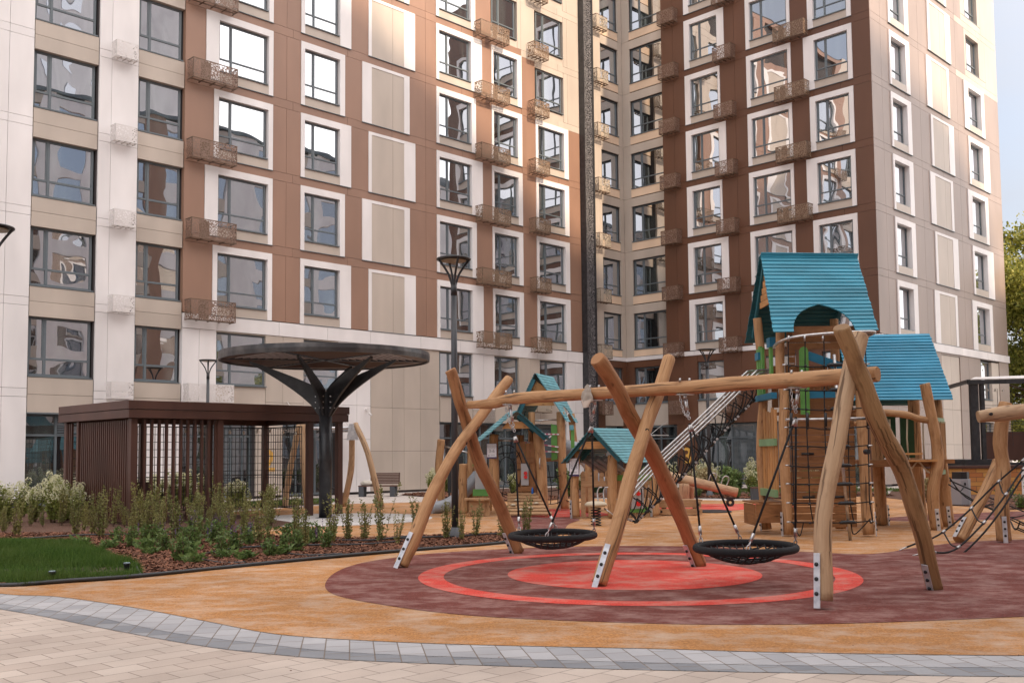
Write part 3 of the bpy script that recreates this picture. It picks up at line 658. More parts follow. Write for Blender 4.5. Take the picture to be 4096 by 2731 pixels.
sheet('mulch_bed', bed4, .024, M['mulch'], 'bark mulch bed between the pavilion and the facade')
bed5 = [(12.7, 34.5), (12.6, 29.8), (13.2, 27.0), (17, 26.6), (24, 27), (26, 40), (15.8, 42)]
sheet('mulch_bed', bed5, .026, M['mulch'], 'bark mulch bed round the brick planter at the right')
# ------------------------------------------------------------------ materials of the play equipment
def wood(name, c1, c2, dark, sc=1.0, rough=.65, crack=.75):
    m = mat(name, c1, rough, spec=.35); uv = N(m, 'ShaderNodeUVMap'); oi = N(m, 'ShaderNodeObjectInfo')
    ad = N(m, 'ShaderNodeVectorMath', operation='ADD'); L(m, uv.outputs[0], ad.inputs[0]); cb_ = N(m, 'ShaderNodeCombineXYZ'); ml = N(m, 'ShaderNodeMath', operation='MULTIPLY'); ml.inputs[1].default_value = 37; L(m, oi.outputs['Random'], ml.inputs[0]); L(m, ml.outputs[0], cb_.inputs[0]); L(m, ml.outputs[0], cb_.inputs[2]); L(m, cb_.outputs[0], ad.inputs[1])
    def nz(sx, sy, det, dist=0):
        mp_ = N(m, 'ShaderNodeMapping'); mp_.inputs['Scale'].default_value = (sx*sc, sy*sc, 1); L(m, ad.outputs[0], mp_.inputs[0])
        n = N(m, 'ShaderNodeTexNoise', Scale=1, Detail=det, Roughness=.6, Distortion=dist); L(m, mp_.outputs[0], n.inputs['Vector']); return n
    g1 = nz(45, 2.0, 5, .6); g2 = nz(6, 2.2, 3, .5); g3 = nz(22, .8, 2)
    x = N(m, 'ShaderNodeMix', data_type='RGBA'); x.inputs['A'].default_value = (*c1, 1); x.inputs['B'].default_value = (*c2, 1)
    r = N(m, 'ShaderNodeMapRange'); r.inputs[1].default_value = .3; r.inputs[2].default_value = .7; L(m, g1.outputs['Fac'], r.inputs[0]); L(m, r.outputs[0], x.inputs['Factor'])
    y = N(m, 'ShaderNodeMix', data_type='RGBA'); y.inputs['B'].default_value = (*dark, 1); L(m, x.outputs['Result'], y.inputs['A'])
    r2 = N(m, 'ShaderNodeMapRange'); r2.inputs[1].default_value = .52; r2.inputs[2].default_value = .75; r2.inputs[4].default_value = .75; L(m, g2.outputs['Fac'], r2.inputs[0]); L(m, r2.outputs[0], y.inputs['Factor'])
    z = N(m, 'ShaderNodeMix', data_type='RGBA'); z.inputs['B'].default_value = (.07, .035, .015, 1); L(m, y.outputs['Result'], z.inputs['A'])
    r3 = N(m, 'ShaderNodeMapRange'); r3.inputs[1].default_value = .62; r3.inputs[2].default_value = .66; r3.inputs[4].default_value = crack; L(m, g3.outputs['Fac'], r3.inputs[0]); L(m, r3.outputs[0], z.inputs['Factor'])
    vk = N(m, 'ShaderNodeTexVoronoi', feature='F1', Scale=1); mk = N(m, 'ShaderNodeMapping'); mk.inputs['Scale'].default_value = (5.5, 2.4, 1); L(m, ad.outputs[0], mk.inputs[0]); L(m, mk.outputs[0], vk.inputs['Vector'])
    rk = N(m, 'ShaderNodeMapRange'); rk.inputs[1].default_value = .05; rk.inputs[2].default_value = .13; rk.inputs[3].default_value = .8; rk.inputs[4].default_value = 0; L(m, vk.outputs['Distance'], rk.inputs[0])
    kx = N(m, 'ShaderNodeMix', data_type='RGBA'); kx.inputs['B'].default_value = (.10, .045, .02, 1); L(m, z.outputs['Result'], kx.inputs['A']); L(m, rk.outputs[0], kx.inputs['Factor'])
    L(m, kx.outputs['Result'], bsdf(m).inputs['Base Color'])
    bp = N(m, 'ShaderNodeBump', Strength=.7, Distance=.008); L(m, g1.outputs['Fac'], bp.inputs['Height']); L(m, bp.outputs[0], bsdf(m).inputs['Normal'])
    return m
M['log'] = wood('peeled log', (.52, .30, .15), (.37, .19, .08), (.20, .085, .03))
M['log_pale'] = wood('pale weathered log', (.50, .335, .205), (.40, .255, .145), (.24, .13, .065))
M['log_red'] = wood('reddish log', (.40, .20, .09), (.27, .12, .05), (.15, .055, .02))
M['log_brown'] = wood('brown weathered log', (.37, .22, .105), (.25, .14, .06), (.13, .06, .025))
M['plank'] = wood('larch plank', (.31, .145, .056), (.22, .095, .036), (.13, .05, .018), 1, .55, .3)
M['plank_light'] = wood('light larch plank', (.56, .29, .11), (.46, .22, .08), (.3, .13, .045), 1, .55, .2)
M['plank_grey'] = wood('worn plank', (.44, .27, .145), (.34, .19, .095), (.22, .12, .06), 1, .7, .4)
def paint(name, c, wear=.12):
    m = mat(name, c, .5, spec=.4); noise_col(m, tuple(v*.8 for v in c), tuple(min(1, v*1.18+.012) for v in c), 2.2, 6, .3, .72, stretch=(.5, 1, 1.5), bump=.15, bscale=25); island_tone(m, .84, 1.12); return m
for k_ in ('plank', 'plank_light', 'plank_grey'): island_tone(M[k_], .8, 1.15)
M['teal'] = paint('teal painted board', (.03, .24, .34))
M['teal_dark'] = paint('dark teal painted board', (.012, .11, .14))
M['teal_soft'] = paint('weathered teal board', (.12, .33, .38))
M['green'] = paint('green painted board', (.10, .27, .055)); M['green_pale'] = paint('pale green board', (.2, .34, .17)); M['green_deep'] = paint('deep green board', (.02, .075, .025))
M['blue'] = paint('blue painted board', (.01, .14, .24)); M['teal_blue'] = paint('bright blue teal board', (.016, .235, .385))
M['steel'] = mat('galvanised steel', (.5, .5, .5), .33, .9); noise_col(M['steel'], (.4, .39, .39), (.6, .59, .58), 14, 4)
M['plate'] = mat('zinc plate', (.6, .6, .62), .45, .6); noise_col(M['plate'], (.5, .5, .53), (.75, .75, .76), 9, 5)
M['bolt'] = mat('black plastic cap', (.012, .012, .014), .45)
M['rope'] = mat('black rope', (.010, .010, .011), .85)
M['rope_ring'] = mat('wrapped black rope', (.010, .010, .012), .8)
def ringbump(m):
    uv = N(m, 'ShaderNodeUVMap'); wv = N(m, 'ShaderNodeTexWave', wave_type='BANDS', bands_direction='Y'); wv.inputs['Scale'].default_value = 22; wv.inputs['Distortion'].default_value = .6
    L(m, uv.outputs[0], wv.inputs['Vector']); bp = N(m, 'ShaderNodeBump', Strength=1, Distance=.01); L(m, wv.outputs['Fac'], bp.inputs['Height']); L(m, bp.outputs[0], bsdf(m).inputs['Normal'])
ringbump(M['rope_ring'])
M['hemp'] = mat('pale rope', (.5, .42, .3), .9)
M['grey_panel'] = mat('grey plastic panel', (.38, .37, .37), .5); M['slide'] = mat('grey slide tube', (.30, .32, .35), .35)
M['red_knob'] = mat('red plastic', (.6, .02, .02), .4); M['sign_white'] = mat('sign white', (.72, .71, .75), .4); M['sign_violet'] = mat('sign violet', (.05, .035, .11), .4); M['sign_grey'] = mat('sign grey print', (.3, .3, .34), .5)
M['cloth'] = mat('cap cloth', (.36, .31, .26), .95); M['brim'] = mat('cap brim cloth', (.52, .43, .36), .95); M['tape'] = mat('barrier tape white', (.75, .7, .7), .4); M['tape_red'] = mat('barrier tape red', (.55, .12, .2), .4)
M['tan'] = mat('moulded stone-coloured plastic', (.5, .42, .3), .6)

def bracket(log, p0, p1, r, d, k=.5, nb=3, w_=.075):
    """zinc foot plate with black caps along the foot of a log; d points out of the log"""
    r = r*1.12+.012
    p0 = Vector(p0); ax = (Vector(p1)-p0).normalized(); d = Vector(d); d = (d-ax*d.dot(ax)).normalized()
    mb = MB(); mb.bar(p0-ax*.03+d*(r+.004), p0+ax*k+d*(r+.004), w_, .014, d); o = mb.build('foot_plate', M['plate'], log, bevel=.003)
    for i in range(nb):
        c = p0+ax*(k*(.22+.56*i/(nb-1)))+d*(r+.01); bb = MB(); bb.tube([c, c+d*.012, c+d*.022], [.022, .021, .012], 10); bb.build('bolt_cap', M['bolt'], log)
    return o
def log(parent, name, pts, rad, m='log', n=16, k=6, jit=.10, top=None):
    P = smooth_path(pts, k); rr = rad if isinstance(rad, (list, tuple)) else [rad]*len(pts)
    rs = []
    for i in range(len(P)):
        t = i/(len(P)-1)*(len(rr)-1); a = int(min(t, len(rr)-2)); rs.append(rr[a]+(rr[a+1]-rr[a])*(t-a))
    seed = random.random()*50
    Pn = [p+Vector((mnoise.noise(Vector((seed, i*.17, 0))), mnoise.noise(Vector((seed, i*.17, 5))), 0))*rs[i]*.18 if 0 < i < len(P)-1 else p for i, p in enumerate(P)]
    rs = [r*(1+.09*mnoise.noise(Vector((seed, i*.31, 9)))) for i, r in enumerate(rs)]
    mb = MB(); d0 = (Pn[0]-Pn[1]).normalized(); d1 = (Pn[-1]-Pn[-2]).normalized()
    mb.tube([Pn[0]+d0*.0]+Pn[1:-1]+[Pn[-1]-d1*.012, Pn[-1]], rs[:-1]+[rs[-1]*.99, rs[-1]*.9], n, jit=jit)
    return mb.build(name, M[m], parent)
def chain(mb, a, b, n=9, r=.006, w_=.016, sag=.0):
    a = Vector(a); b = Vector(b)
    def pt(t): return a.lerp(b, t)-Vector((0, 0, 1))*sag*4*t*(1-t)
    for i in range(n):
        p, q = pt(i/n), pt((i+1)/n); ax = (q-p); L_ = ax.length; ax.normalize(); s_ = ax.cross(Vector((0, 1, .01)) if i % 2 else Vector((1, 0, .01))).normalized(); c = (p+q)/2
        mb.tube([c+ax*(math.cos(t)*L_*.66)+s_*(math.sin(t)*w_) for t in [k*math.pi/4 for k in range(8)]], r, 5, closed=True)

# ------------------------------------------------------------------ the nest swing
def nest_swing():
    root = empty('log_swing', (1.6, 13.3, 0), 0, 'tall swing frame of crooked peeled logs with three crossed leg pairs and a long beam', 'swing frame')
    o3 = Vector((1.6, 13.3, 0)); e = Vector((.732, -.682, 0)); rel = lambda pts, sh=0: [tuple(Vector(p)-o3+e*(sh*(0.25 if i == 0 else 1))) for i, p in enumerate(pts)]
    F = [[(-1.62, 14.45, .05), (-1.5, 14.59, .39), (-1.24, 14.88, 1.05), (-.9, 15.25, 1.7), (-.52, 15.68, 2.24), (-.11, 16.14, 2.81)],
         [(1.0, 12.2, .05), (1.15, 12.38, .55), (1.44, 12.75, 1.39), (1.68, 13.05, 2.0), (1.86, 13.27, 2.41), (2.05, 13.5, 2.88)],
         [(3.13, 10.28, .10), (3.2, 10.37, .87), (3.4, 10.52, 1.63), (3.57, 10.66, 2.23), (3.80, 10.84, 2.86)]]
    B_ = [[(.09, 16.36, .02), (-.13, 16.12, .73), (-.43, 15.78, 1.42), (-.65, 15.53, 2.1), (-.77, 15.39, 2.5), (-.88, 15.28, 2.9)],
          [(2.62, 14.21, .02), (2.4, 13.94, .64), (2.02, 13.46, 1.43), (1.62, 12.99, 2.02), (1.37, 12.65, 2.45), (1.12, 12.35, 2.78)],
          [(4.82, 11.7, .02), (4.52, 11.44, .64), (4.22, 11.17, 1.34), (3.90, 10.9, 1.8), (3.66, 10.7, 2.3), (3.5, 10.59, 2.6), (3.35, 10.46, 2.89)]]
    rF = [(.105, .088, .082), (.095, .088, .086), (.09, .09, .097)]; rB = [(.105, .1, .088), (.1, .105, .1), (.09, .10, .083)]
    shF = [.09, .09, -.03]; shB = [-.09, -.09, .10]
    for i in range(3):
        lf = log(root, 'leg', rel(F[i], shF[i]), rF[i], 'log_pale' if i == 2 else 'log')
        p = rel(F[i], shF[i]); bracket(lf, Vector(p[0])-Vector((0, 0, .05)), p[1], rF[i][0]-.01, (-.55, -.84, 0) if i < 2 else (-.8, -.6, 0), .52)
        lr = log(root, 'leg', rel(B_[i], shB[i]), rB[i], ['log_red', 'log_red', 'log_brown'][i]); p = rel(B_[i], shB[i])
        bracket(lr, p[0], p[1], rB[i][0]-.01, (-.75, -.65, 0), .42)
        c = (Vector(F[i][3 if i < 2 else 2])+Vector(B_[i][3]))/2-o3; cp = MB(); q = c-e*.0+Vector((.05, -.12, -.12)); cp.tube([q, q+Vector((.02, -.05, 0))], .028, 10); cp.build('bolt_cap', M['bolt'], root)
    beam = [(-.66, 15.32, 2.36), (-.3, 14.97, 2.36), (.05, 14.65, 2.41), (.75, 13.99, 2.415), (1.57, 13.23, 2.42), (2.2, 12.65, 2.42), (2.76, 12.13, 2.43), (3.3, 11.62, 2.43), (4.0, 10.97, 2.44)]
    log(root, 'beam', rel(beam), (.062, .078, .086, .08, .084, .088, .09, .092, .088), 'log', jit=.14)
    return root
def nest_seat(c, z, r, hang, rimang, name_label, tilt):
    """rope nest: ring, net, four ropes up to two shackles below the beam"""
    root = empty('nest_swing', (c[0], c[1], z), 0, name_label, 'swing seat', 'nest swing seats')
    T = Matrix.Rotation(tilt[0], 4, 'X') @ Matrix.Rotation(tilt[1], 4, 'Y'); o = Vector((c[0], c[1], z))
    mb = MB(); n = 48; mb.tube([T @ Vector((r*math.cos(a), r*math.sin(a), 0)) for a in [2*math.pi*k/n for k in range(n)]], .046, 12, closed=True); mb.build('ring', M['rope_ring'], root)
    net = MB()
    def sag(x, y): return -.19*(1-(x*x+y*y)/(r*r))
    for k in range(-6, 7):
        u = k*r/7; h = math.sqrt(r*r-u*u)-.03
        for sw in (0, 1):
            pts = []
            for j in range(13):
                v = -h+2*h*j/12; x, y = (u, v) if sw else (v, u); pts.append(T @ Vector((x, y, sag(x, y)+.012*random.random())))
            net.tube(pts, .0095, 6)
    net.build('net', M['rope'], root)
    for (hp, bp), angs in zip(hang, rimang):
        hp = Vector(hp)-o; bp = Vector(bp)-o
        hw = MB(); hw.box(bp.x-.11, bp.x+.11, bp.y-.05, bp.y+.05, bp.z-.012, bp.z); hw.tube([bp, bp-Vector((0, 0, .07))], .024, 8); m1 = bp-Vector((0, 0, .07)); m2 = bp.lerp(hp, .55)
        hw.tube([m1, m1.lerp(m2, .5), m2], [.028, .02, .024], 8); chain(hw, m2, hp+Vector((0, 0, .05)), 4, .006, .016); chain(hw, bp+Vector((-.07, 0, 0)), hp+Vector((-.01, 0, .1)), 12, .005, .012, .10)
        for sx in (-.06, .06): hw.tube([bp+Vector((sx, 0, .155)), bp+Vector((sx, 0, .20))], .014, 8)
        hk = hw.build('shackle', M['steel'], root)
        for a in angs:
            q = T @ Vector((r*math.cos(a), r*math.sin(a), .05)); d = (hp-q).normalized()
            rp = MB(); rp.tube([hp, q+d*.1], .0135, 8); ro = rp.build('rope', M['rope'], root)
            fe = MB(); fe.tube([hp-d*.02, hp-d*.11], .020, 8); fe.tube([q+d*.19, q+d*.08], .021, 8); chain(fe, q+d*.1, q-d*.02, 2, .008, .018); fe.build('ferrule', M['steel'], ro)
    return root
random.seed(3)
nest_swing()
z_ = 2.345
nest_seat((.55, 14.18), .47, .58, [((.03, 14.66, 1.88), (-.03, 14.70, 2.335)), ((1.08, 13.68, 1.99), (1.12, 13.64, 2.33))], [(2.50, 1.45), (-.15, -1.75)],
          'black rope nest seat hanging in the left bay of the log swing', (.015, -.01))
nest_seat((2.77, 12.12), .465, .58, [((2.22, 12.62, 1.97), (2.18, 12.67, 2.34)), ((3.28, 11.64, 2.0), (3.3, 11.63, 2.345))], [(2.50, 1.45), (-.15, -1.75)],
          'black rope nest seat hanging in the right bay of the log swing', (.015, -.01))
def cap():
    root = empty('baseball_cap', (1.03, 13.57, 2.40), R(-43), 'faded beige baseball cap hung over the swing beam', 'cap')
    mb = MB(); n = 22; m_ = 12
    b = len(mb.v)
    for i in range(m_+1):
        t = i/m_
        for k in range(n):
            a = 2*math.pi*k/n; rx = .098*math.sin(math.pi*(.5*t+.02)); ry = .055*math.sin(math.pi*(.5*t+.02))
            p = Vector((rx*math.cos(a), ry*math.sin(a)-.02, .14-.25*t)); nz = mnoise.noise(p*22)*.016; fold = .007*math.sin(a*5+t*4); p += Vector((math.cos(a), math.sin(a), 0))*(nz+fold)
            mb.v.append(tuple(p))
    for i in range(m_):
        for k in range(n): k2 = (k+1) % n; mb.face((b+i*n+k2, b+i*n+k, b+(i+1)*n+k, b+(i+1)*n+k2), None, True)
    mb.face([b+k for k in range(n)]); mb.face([b+m_*n+k for k in range(n)][::-1]); mb.build('crown', M['cloth'], root)
    br = MB(); b = 0; rows = 7; cols = 11
    for s_ in (0, 1):
        for i in range(rows):
            for j in range(cols):
                x = (j/(cols-1)-.5)*.17*(1-.42*(i/(rows-1))**2); z = -.09-.095*i/(rows-1)+.03*(j/(cols-1)-.5)**2*4*(1 if i < 6 else .4); y = -.055-.03*(1-(2*j/(cols-1)-1)**2)-.018*i/(rows-1)+s_*.006
                br.v.append((x+.01, y, z))
    for s_ in (0, 1):
        for i in range(rows-1):
            for j in range(cols-1):
                q = [s_*rows*cols+i*cols+j, s_*rows*cols+i*cols+j+1, s_*rows*cols+(i+1)*cols+j+1, s_*rows*cols+(i+1)*cols+j]; br.face(q if s_ else q[::-1], None, True)
    br.build('brim', M['brim'], root)
cap()

# ------------------------------------------------------------------ boarded roofs
def roof_slope(mb, bl, br, rl, rr, n, cut=None, th=.022, out=None):
    """boards from eave bl-br up to ridge rl-rr, lapped like siding; cut(u,t) -> list of (u0,u1) spans kept"""
    bl, br, rl, rr = map(Vector, (bl, br, rl, rr)); nrm = (br-bl).cross(rl-bl).normalized()
    if out is not None and nrm.dot(Vector(out)) < 0: nrm = -nrm
    for i in range(n):
        t0, t1 = i/n, (i+1)/n+.004
        a0, b0, a1, b1 = bl.lerp(rl, t0), br.lerp(rr, t0), bl.lerp(rl, min(t1, 1)), br.lerp(rr, min(t1, 1))
        jl, jr = random.uniform(-.006, .006), random.uniform(-.006, .006)
        for (u0, u1, v0, v1) in (cut(t0, t1) if cut else [(0, 1, 0, 1)]):
            q = [a0.lerp(b0, u0+(jl if u0 == 0 else 0)), a0.lerp(b0, u1+(jr if u1 == 1 else 0)), a1.lerp(b1, v1), a1.lerp(b1, v0)]
            lift = [.020, .020, .002, .002]; b = len(mb.v)
            for s_ in (0, 1):
                for p, l_ in zip(q, lift): mb.v.append(tuple(p+nrm*(l_+s_*th)))
            o = random.random()*7; L_ = (q[1]-q[0]).length; h_ = (q[3]-q[0]).length; uv = [(o, o), (o, L_+o), (h_+o, L_+o), (h_+o, o)]
            mb.face((b, b+3, b+2, b+1), uv); mb.face((b+4, b+5, b+6, b+7), uv)
            for k in range(4): k2 = (k+1) % 4; mb.face((b+k, b+k2, b+4+k2, b+4+k), uv)
def arch(u0, u1, tt):
    """elliptic cut-out between u0..u1 at the eave, tt high"""
    uc, w_ = (u0+u1)/2, (u1-u0)/2
    def f(t0, t1):
        def half(t): return w_*math.sqrt(max(0, 1-(t/tt)**2)) if t < tt else 0
        h0, h1 = half(t0), half(t1)
        if h0 == 0: return [(0, 1, 0, 1)]
        if h1 == 0: return [(0, uc-h0, 0, uc), (uc+h0, 1, uc, 1)]
        return [(0, uc-h0, 0, uc-h1), (uc+h0, 1, uc+h1, 1)]
    return f
def posts(root, specs, m='log'):
    for pts, r, d in specs:
        o = log(root, 'post', pts, r, m, jit=.07)
        if d: bracket(o, Vector(pts[0])+Vector((0, 0, -.0)), pts[1], (r[0] if isinstance(r, (list, tuple)) else r)-.006, d, .42)

def tower():
    X0, Y0 = 5.9, 19.9
    root = empty('play_tower', (X0, Y0, 0), 0, 'large log play tower with steep teal boarded roof and arched opening at the right', 'play tower')
    r = lambda x, y, z: (x-X0, y-Y0, z)
    posts(root, [([r(5.19, 19.15, .05), r(5.16, 19.16, 1.9), r(5.2, 19.2, 2.6), r(5.13, 19.2, 3.1), r(5.16, 19.22, 3.9)], (.10, .095, .085), (-1, -.2, 0)),
                 ([r(5.12, 20.5, .05), r(5.05, 20.5, 1.6), r(5.12, 20.45, 2.9), r(5.02, 20.42, 4.33)], (.10, .095, .085), (-1, -.2, 0)),
                 ([r(6.63, 18.92, .05), r(6.6, 18.95, 1.4), r(6.58, 19.0, 2.6), r(6.6, 19.05, 3.9)], (.11, .1, .09), (.9, -.4, 0)),
                 ([r(6.62, 20.5, .05), r(6.6, 20.5, 2), r(6.6, 20.45, 4.3)], (.10, .095, .09), (.9, -.4, 0))])
    # roof: front slope with arched cut-out, back slope, gable boards
    rf = MB(); rl, rr = r(4.965, 19.8, 5.51), r(6.866, 19.8, 5.47)
    roof_slope(rf, r(4.835, 18.5, 3.79), r(6.77, 18.5, 3.81), rl, rr, 21, arch(.195, .785, .315), out=(0, -1, .3)); o = rf.build('roof', M['teal'], root, 'front roof slope with arched cut-out')
    rb = MB(); roof_slope(rb, r(4.92, 21.1, 3.88), r(6.8, 21.1, 3.88), (rl[0], rl[1]+.03, rl[2]), (rr[0], rr[1]+.03, rr[2]), 21, out=(0, 1, .3)); rb.build('roof', M['teal_dark'], root, 'rear roof slope')
    rc = MB(); rc.bar(Vector(rl)+Vector((-.01, -.06, -.03)), Vector(rr)+Vector((.01, -.06, -.03)), .02, .14, (0, -.5, .9)); rc.build('ridge_board', M['teal'], root)
    for xx in (5.04, 6.72):
        rt = MB(); rt.bar(r(xx, 18.72, 3.98), r(xx, 19.78, 5.36), .05, .11, (0, -.8, .6)); rt.bar(r(xx, 20.9, 3.98), r(xx, 19.82, 5.36), .05, .11, (0, .8, .6)); rt.build('rafter', M['teal_dark'], root)
    gb = MB(); 
    for i in range(6): z0 = 4.5+i*.13; h_ = (5.2-z0)*.72; gb.box(5.05-X0, 5.075-X0, 19.8-h_-Y0, 19.8+h_-Y0, z0, z0+.12)
    gb.build('gable_boards', M['plank_light'], root)
    # plank front wall
    pw = MB(); zs = .17; i = 0
    while zs < 2.62:
        h_ = .135
        pw.box(5.30-X0, 6.52-X0, 19.22-Y0, 19.25-Y0, zs, zs+h_-.012); zs += h_
    zs = 2.62
    while zs < 3.55:
        pw.box(5.30-X0, 5.43-X0, 19.22-Y0, 19.25-Y0, zs, zs+.123); pw.box(6.42-X0, 6.52-X0, 19.22-Y0, 19.25-Y0, zs, zs+.123); zs += .135
    for k in range(3): pw.box(5.28-X0, 6.52-X0, 19.21-Y0, 19.24-Y0, 3.56+k*.135, 3.56+k*.135+.123)
    pw.box(5.30-X0, 6.5-X0, 18.86-Y0, 18.89-Y0, 3.77, 3.96)
    pw.build('plank_wall', M['plank'], root)
    for k, (x, z) in enumerate(((5.55, 2.42), (5.6, 1.56), (5.6, .74), (6.2, .74), (5.75, .30))):
        hd = MB(); hd.tube([r(x-.1, 19.206, z), r(x+.13, 19.206, z)], .022, 8); hd.build('hand_hold', M['bolt'] if k != 4 else M['plank_light'], root)
    bk = MB(); 
    for k in range(9): bk.box(5.28+k*.145-X0, 5.41+k*.145-X0, 20.42-Y0, 20.45-Y0, 2.5, 3.35)
    bk.build('plank_wall', M['plank'], root, 'rear parapet of upright boards')
    dk = MB(); 
    for k in range(9): dk.box(5.2-X0, 6.6-X0, 19.27+k*.135-Y0, 19.39+k*.135-Y0, 2.34, 2.38)
    dk.build('deck', M['plank'], root)
    gp = MB(); gp.prism([(5.43-X0, 2.3), (5.60-X0, 2.3), (5.60-X0, 3.50), (5.57-X0, 3.56), (5.515-X0, 3.585), (5.46-X0, 3.56), (5.43-X0, 3.50)], 0, .03, Matrix.Translation((0, 18.95-Y0, 0)) @ Matrix.Rotation(math.pi/2, 4, 'X')); gp.build('green_panel', M['green'], root)
    g2 = MB(); g2.prism([(6.28-X0, 2.55), (6.42-X0, 2.55), (6.42-X0, 3.4), (6.35-X0, 3.47), (6.28-X0, 3.4)], 0, .03, Matrix.Translation((0, 18.97-Y0, 0)) @ Matrix.Rotation(math.pi/2, 4, 'X')); g2.build('green_panel', M['green'], root)
    bb = MB(); bb.bar(r(5.6, 18.98, 3.42), r(6.55, 18.98, 3.08), .025, .16, (0, -.1, 1)); bb.bar(r(5.5, 18.97, 2.67), r(6.3, 18.97, 2.69), .025, .14, (0, 0, 1)); bb.build('blue_board', M['blue'], root)
    # left side: green and wooden balusters between the two left posts
    b1 = MB()
    for k in range(3): b1.box(4.98-X0, 5.03-X0, 19.95+k*.17-Y0, 20.08+k*.17-Y0, 2.62, 3.68+.04*(k % 2))
    b1.box(4.98-X0, 5.03-X0, 19.3-Y0, 19.42-Y0, 2.9, 3.7)
    b1.build('green_balusters', M['green'], root); b2 = MB(); b2.box(4.94-X0, 5.06-X0, 20.1-Y0, 20.38-Y0, 3.45, 3.6); b2.box(4.96-X0, 5.08-X0, 19.25-Y0, 19.5-Y0, 3.62, 3.8); b2.box(4.95-X0, 5.06-X0, 19.2-Y0, 20.5-Y0, 2.62, 2.74); b2.build('blue_cap_board', M['blue'], root)
    b3 = MB()
    for k in range(6): b3.box(5.05-X0, 5.08-X0, 19.3+k*.185-Y0, 19.44+k*.185-Y0, .78, 1.86)
    for k in range(5): b3.box(5.06-X0, 5.09-X0, 19.35+k*.2-Y0, 19.49+k*.2-Y0, 1.86, 2.42+.05*math.sin(k*2))
    b3.build('balusters', M['plank_light'], root)
    b4 = MB(); b4.box(4.99-X0, 5.05-X0, 19.25-Y0, 20.42-Y0, 1.72, 1.86); b4.box(4.99-X0, 5.05-X0, 19.25-Y0, 20.42-Y0, .74, .88); b4.build('green_rail', M['green_pale'], root)
    pf = MB(); pf.box(4.6-X0, 5.25-X0, 19.4-Y0, 20.3-Y0, .62, .65); pf.box(4.62-X0, 4.65-X0, 19.42-Y0, 20.28-Y0, .2, .6); pf.box(4.66-X0, 5.2-X0, 19.42-Y0, 19.45-Y0, .25, .61); pf.build('low_shelf', M['plank'], root)
    # steel hoop, cross bar and climbing net in front
    hp = MB(); hp.tube(smooth_path([r(4.99, 19.05, 3.60), r(4.96, 18.5, 3.63), r(5.2, 18.22, 3.69), r(5.9, 18.12, 3.74), r(6.5, 18.15, 3.76), r(6.66, 18.4, 3.76), r(6.64, 18.95, 3.74)], 6), .028, 10); hp.tube([r(4.93, 18.15, 2.18), r(6.62, 18.15, 2.19)], .026, 10); hp.build('steel_rail', M['steel'], root)
    nt_ = MB(); vx = [5.02, 5.31, 5.64, 6.05, 6.40]; hz = [.33, .67, 1.01, 1.34, 1.68, 2.02, 2.36, 2.70, 3.15]; rnd = random.Random(5)
    cl_ = MB(); bar_ = MB()
    for i, x in enumerate(vx):
        pts = [r(x+.02*math.sin(z*1.7+i)+(.05*(z < .5)), 18.14+.03*math.sin(z*2+i), z) for z in [.33, .7, 1.1, 1.5, 1.9, 2.2, 2.6, 3.0, 3.4, 3.7]]
        nt_.tube(smooth_path(pts, 3), .011, 6); cl_.tube([r(x, 18.14, 3.6), r(x, 18.14, 3.7)], .018, 8); bar_.tube([r(x, 18.12, 2.05), r(x, 18.12, 2.3)], .028, 8)
    nt_.tube(smooth_path([r(5.02, 18.14, .34), r(5.12, 18.15, .1), r(5.2, 18.15, .35)], 6), .011, 6); nt_.tube(smooth_path([r(6.05, 18.14, .35), r(6.1, 18.15, .12), r(6.4, 18.15, .4)], 6), .011, 6)
    for j, z in enumerate(hz):
        nt_.tube(smooth_path([r(4.93, 18.14, z+.02), r(5.31, 18.14, z+rnd.uniform(-.02, .02)), r(5.64, 18.15, z+rnd.uniform(-.03, .01)), r(6.05, 18.14, z), r(6.42, 18.14, z+.03)], 4), .011, 6)
        for x in (4.93, 6.43): cl_.tube([r(x-.035, 18.13, z+.02), r(x+.035, 18.13, z+.02)], .016, 8)
        for x in vx: bar_.tube([r(x-.02, 18.135, z), r(x+.02, 18.135, z)], .02, 8)
    nt_.build('climbing_net', M['rope'], root); cl_.build('net_clamps', M['steel'], root); bar_.build('net_knots', M['bolt'], root)
    po = MB(); po.tube([r(6.01, 18.1, 0), r(5.9, 18.12, 1.6), r(5.83, 18.13, 3.35)], .028, 12); p_ = po.build('ladder_pole', M['steel'], root)
    rg = MB()
    for z in hz:
        xc = 5.99-z*.05; rg.tube([r(xc-.15, 18.09, z), r(xc-.1, 18.09, z+.01), r(xc+.1, 18.09, z+.01), r(xc+.15, 18.09, z)], [.018, .034, .034, .018], 10)
    rg.build('rungs', M['bolt'], p_)
    # annex house on the right, behind
    posts(root, [([r(7.9, 21.74, .03), r(7.85, 21.7, 1.5), r(7.8, 21.7, 3.2)], (.13, .12, .1), (.8, -.6, 0)),
                 ([r(9.08, 22.56, .03), r(9.0, 22.5, 1.5), r(8.98, 22.5, 2.75)], (.14, .13, .12), (-.2, -1, 0)),
                 ([r(8.52, 20.37, .03), r(8.45, 20.35, .8), r(8.6, 20.4, 1.5), r(8.5, 20.4, 2.3), r(8.38, 20.4, 2.96)], (.12, .115, .10), (-.2, -1, 0)),
                 ([r(9.11, 21.22, .03), r(9.0, 21.2, 1.3), r(8.95, 21.25, 2.66)], (.13, .12, .12), (-.2, -1, 0))])
    rf = MB(); rl, rr = r(7.2, 22.2, 4.15), r(9.256, 22.2, 4.17)
    roof_slope(rf, r(7.05, 20.8, 2.63), r(9.12, 20.8, 2.63), rl, rr, 22, out=(0, -1, .5)); rf.build('roof', M['teal_blue'], root, 'bright blue teal front slope of the lower annex')
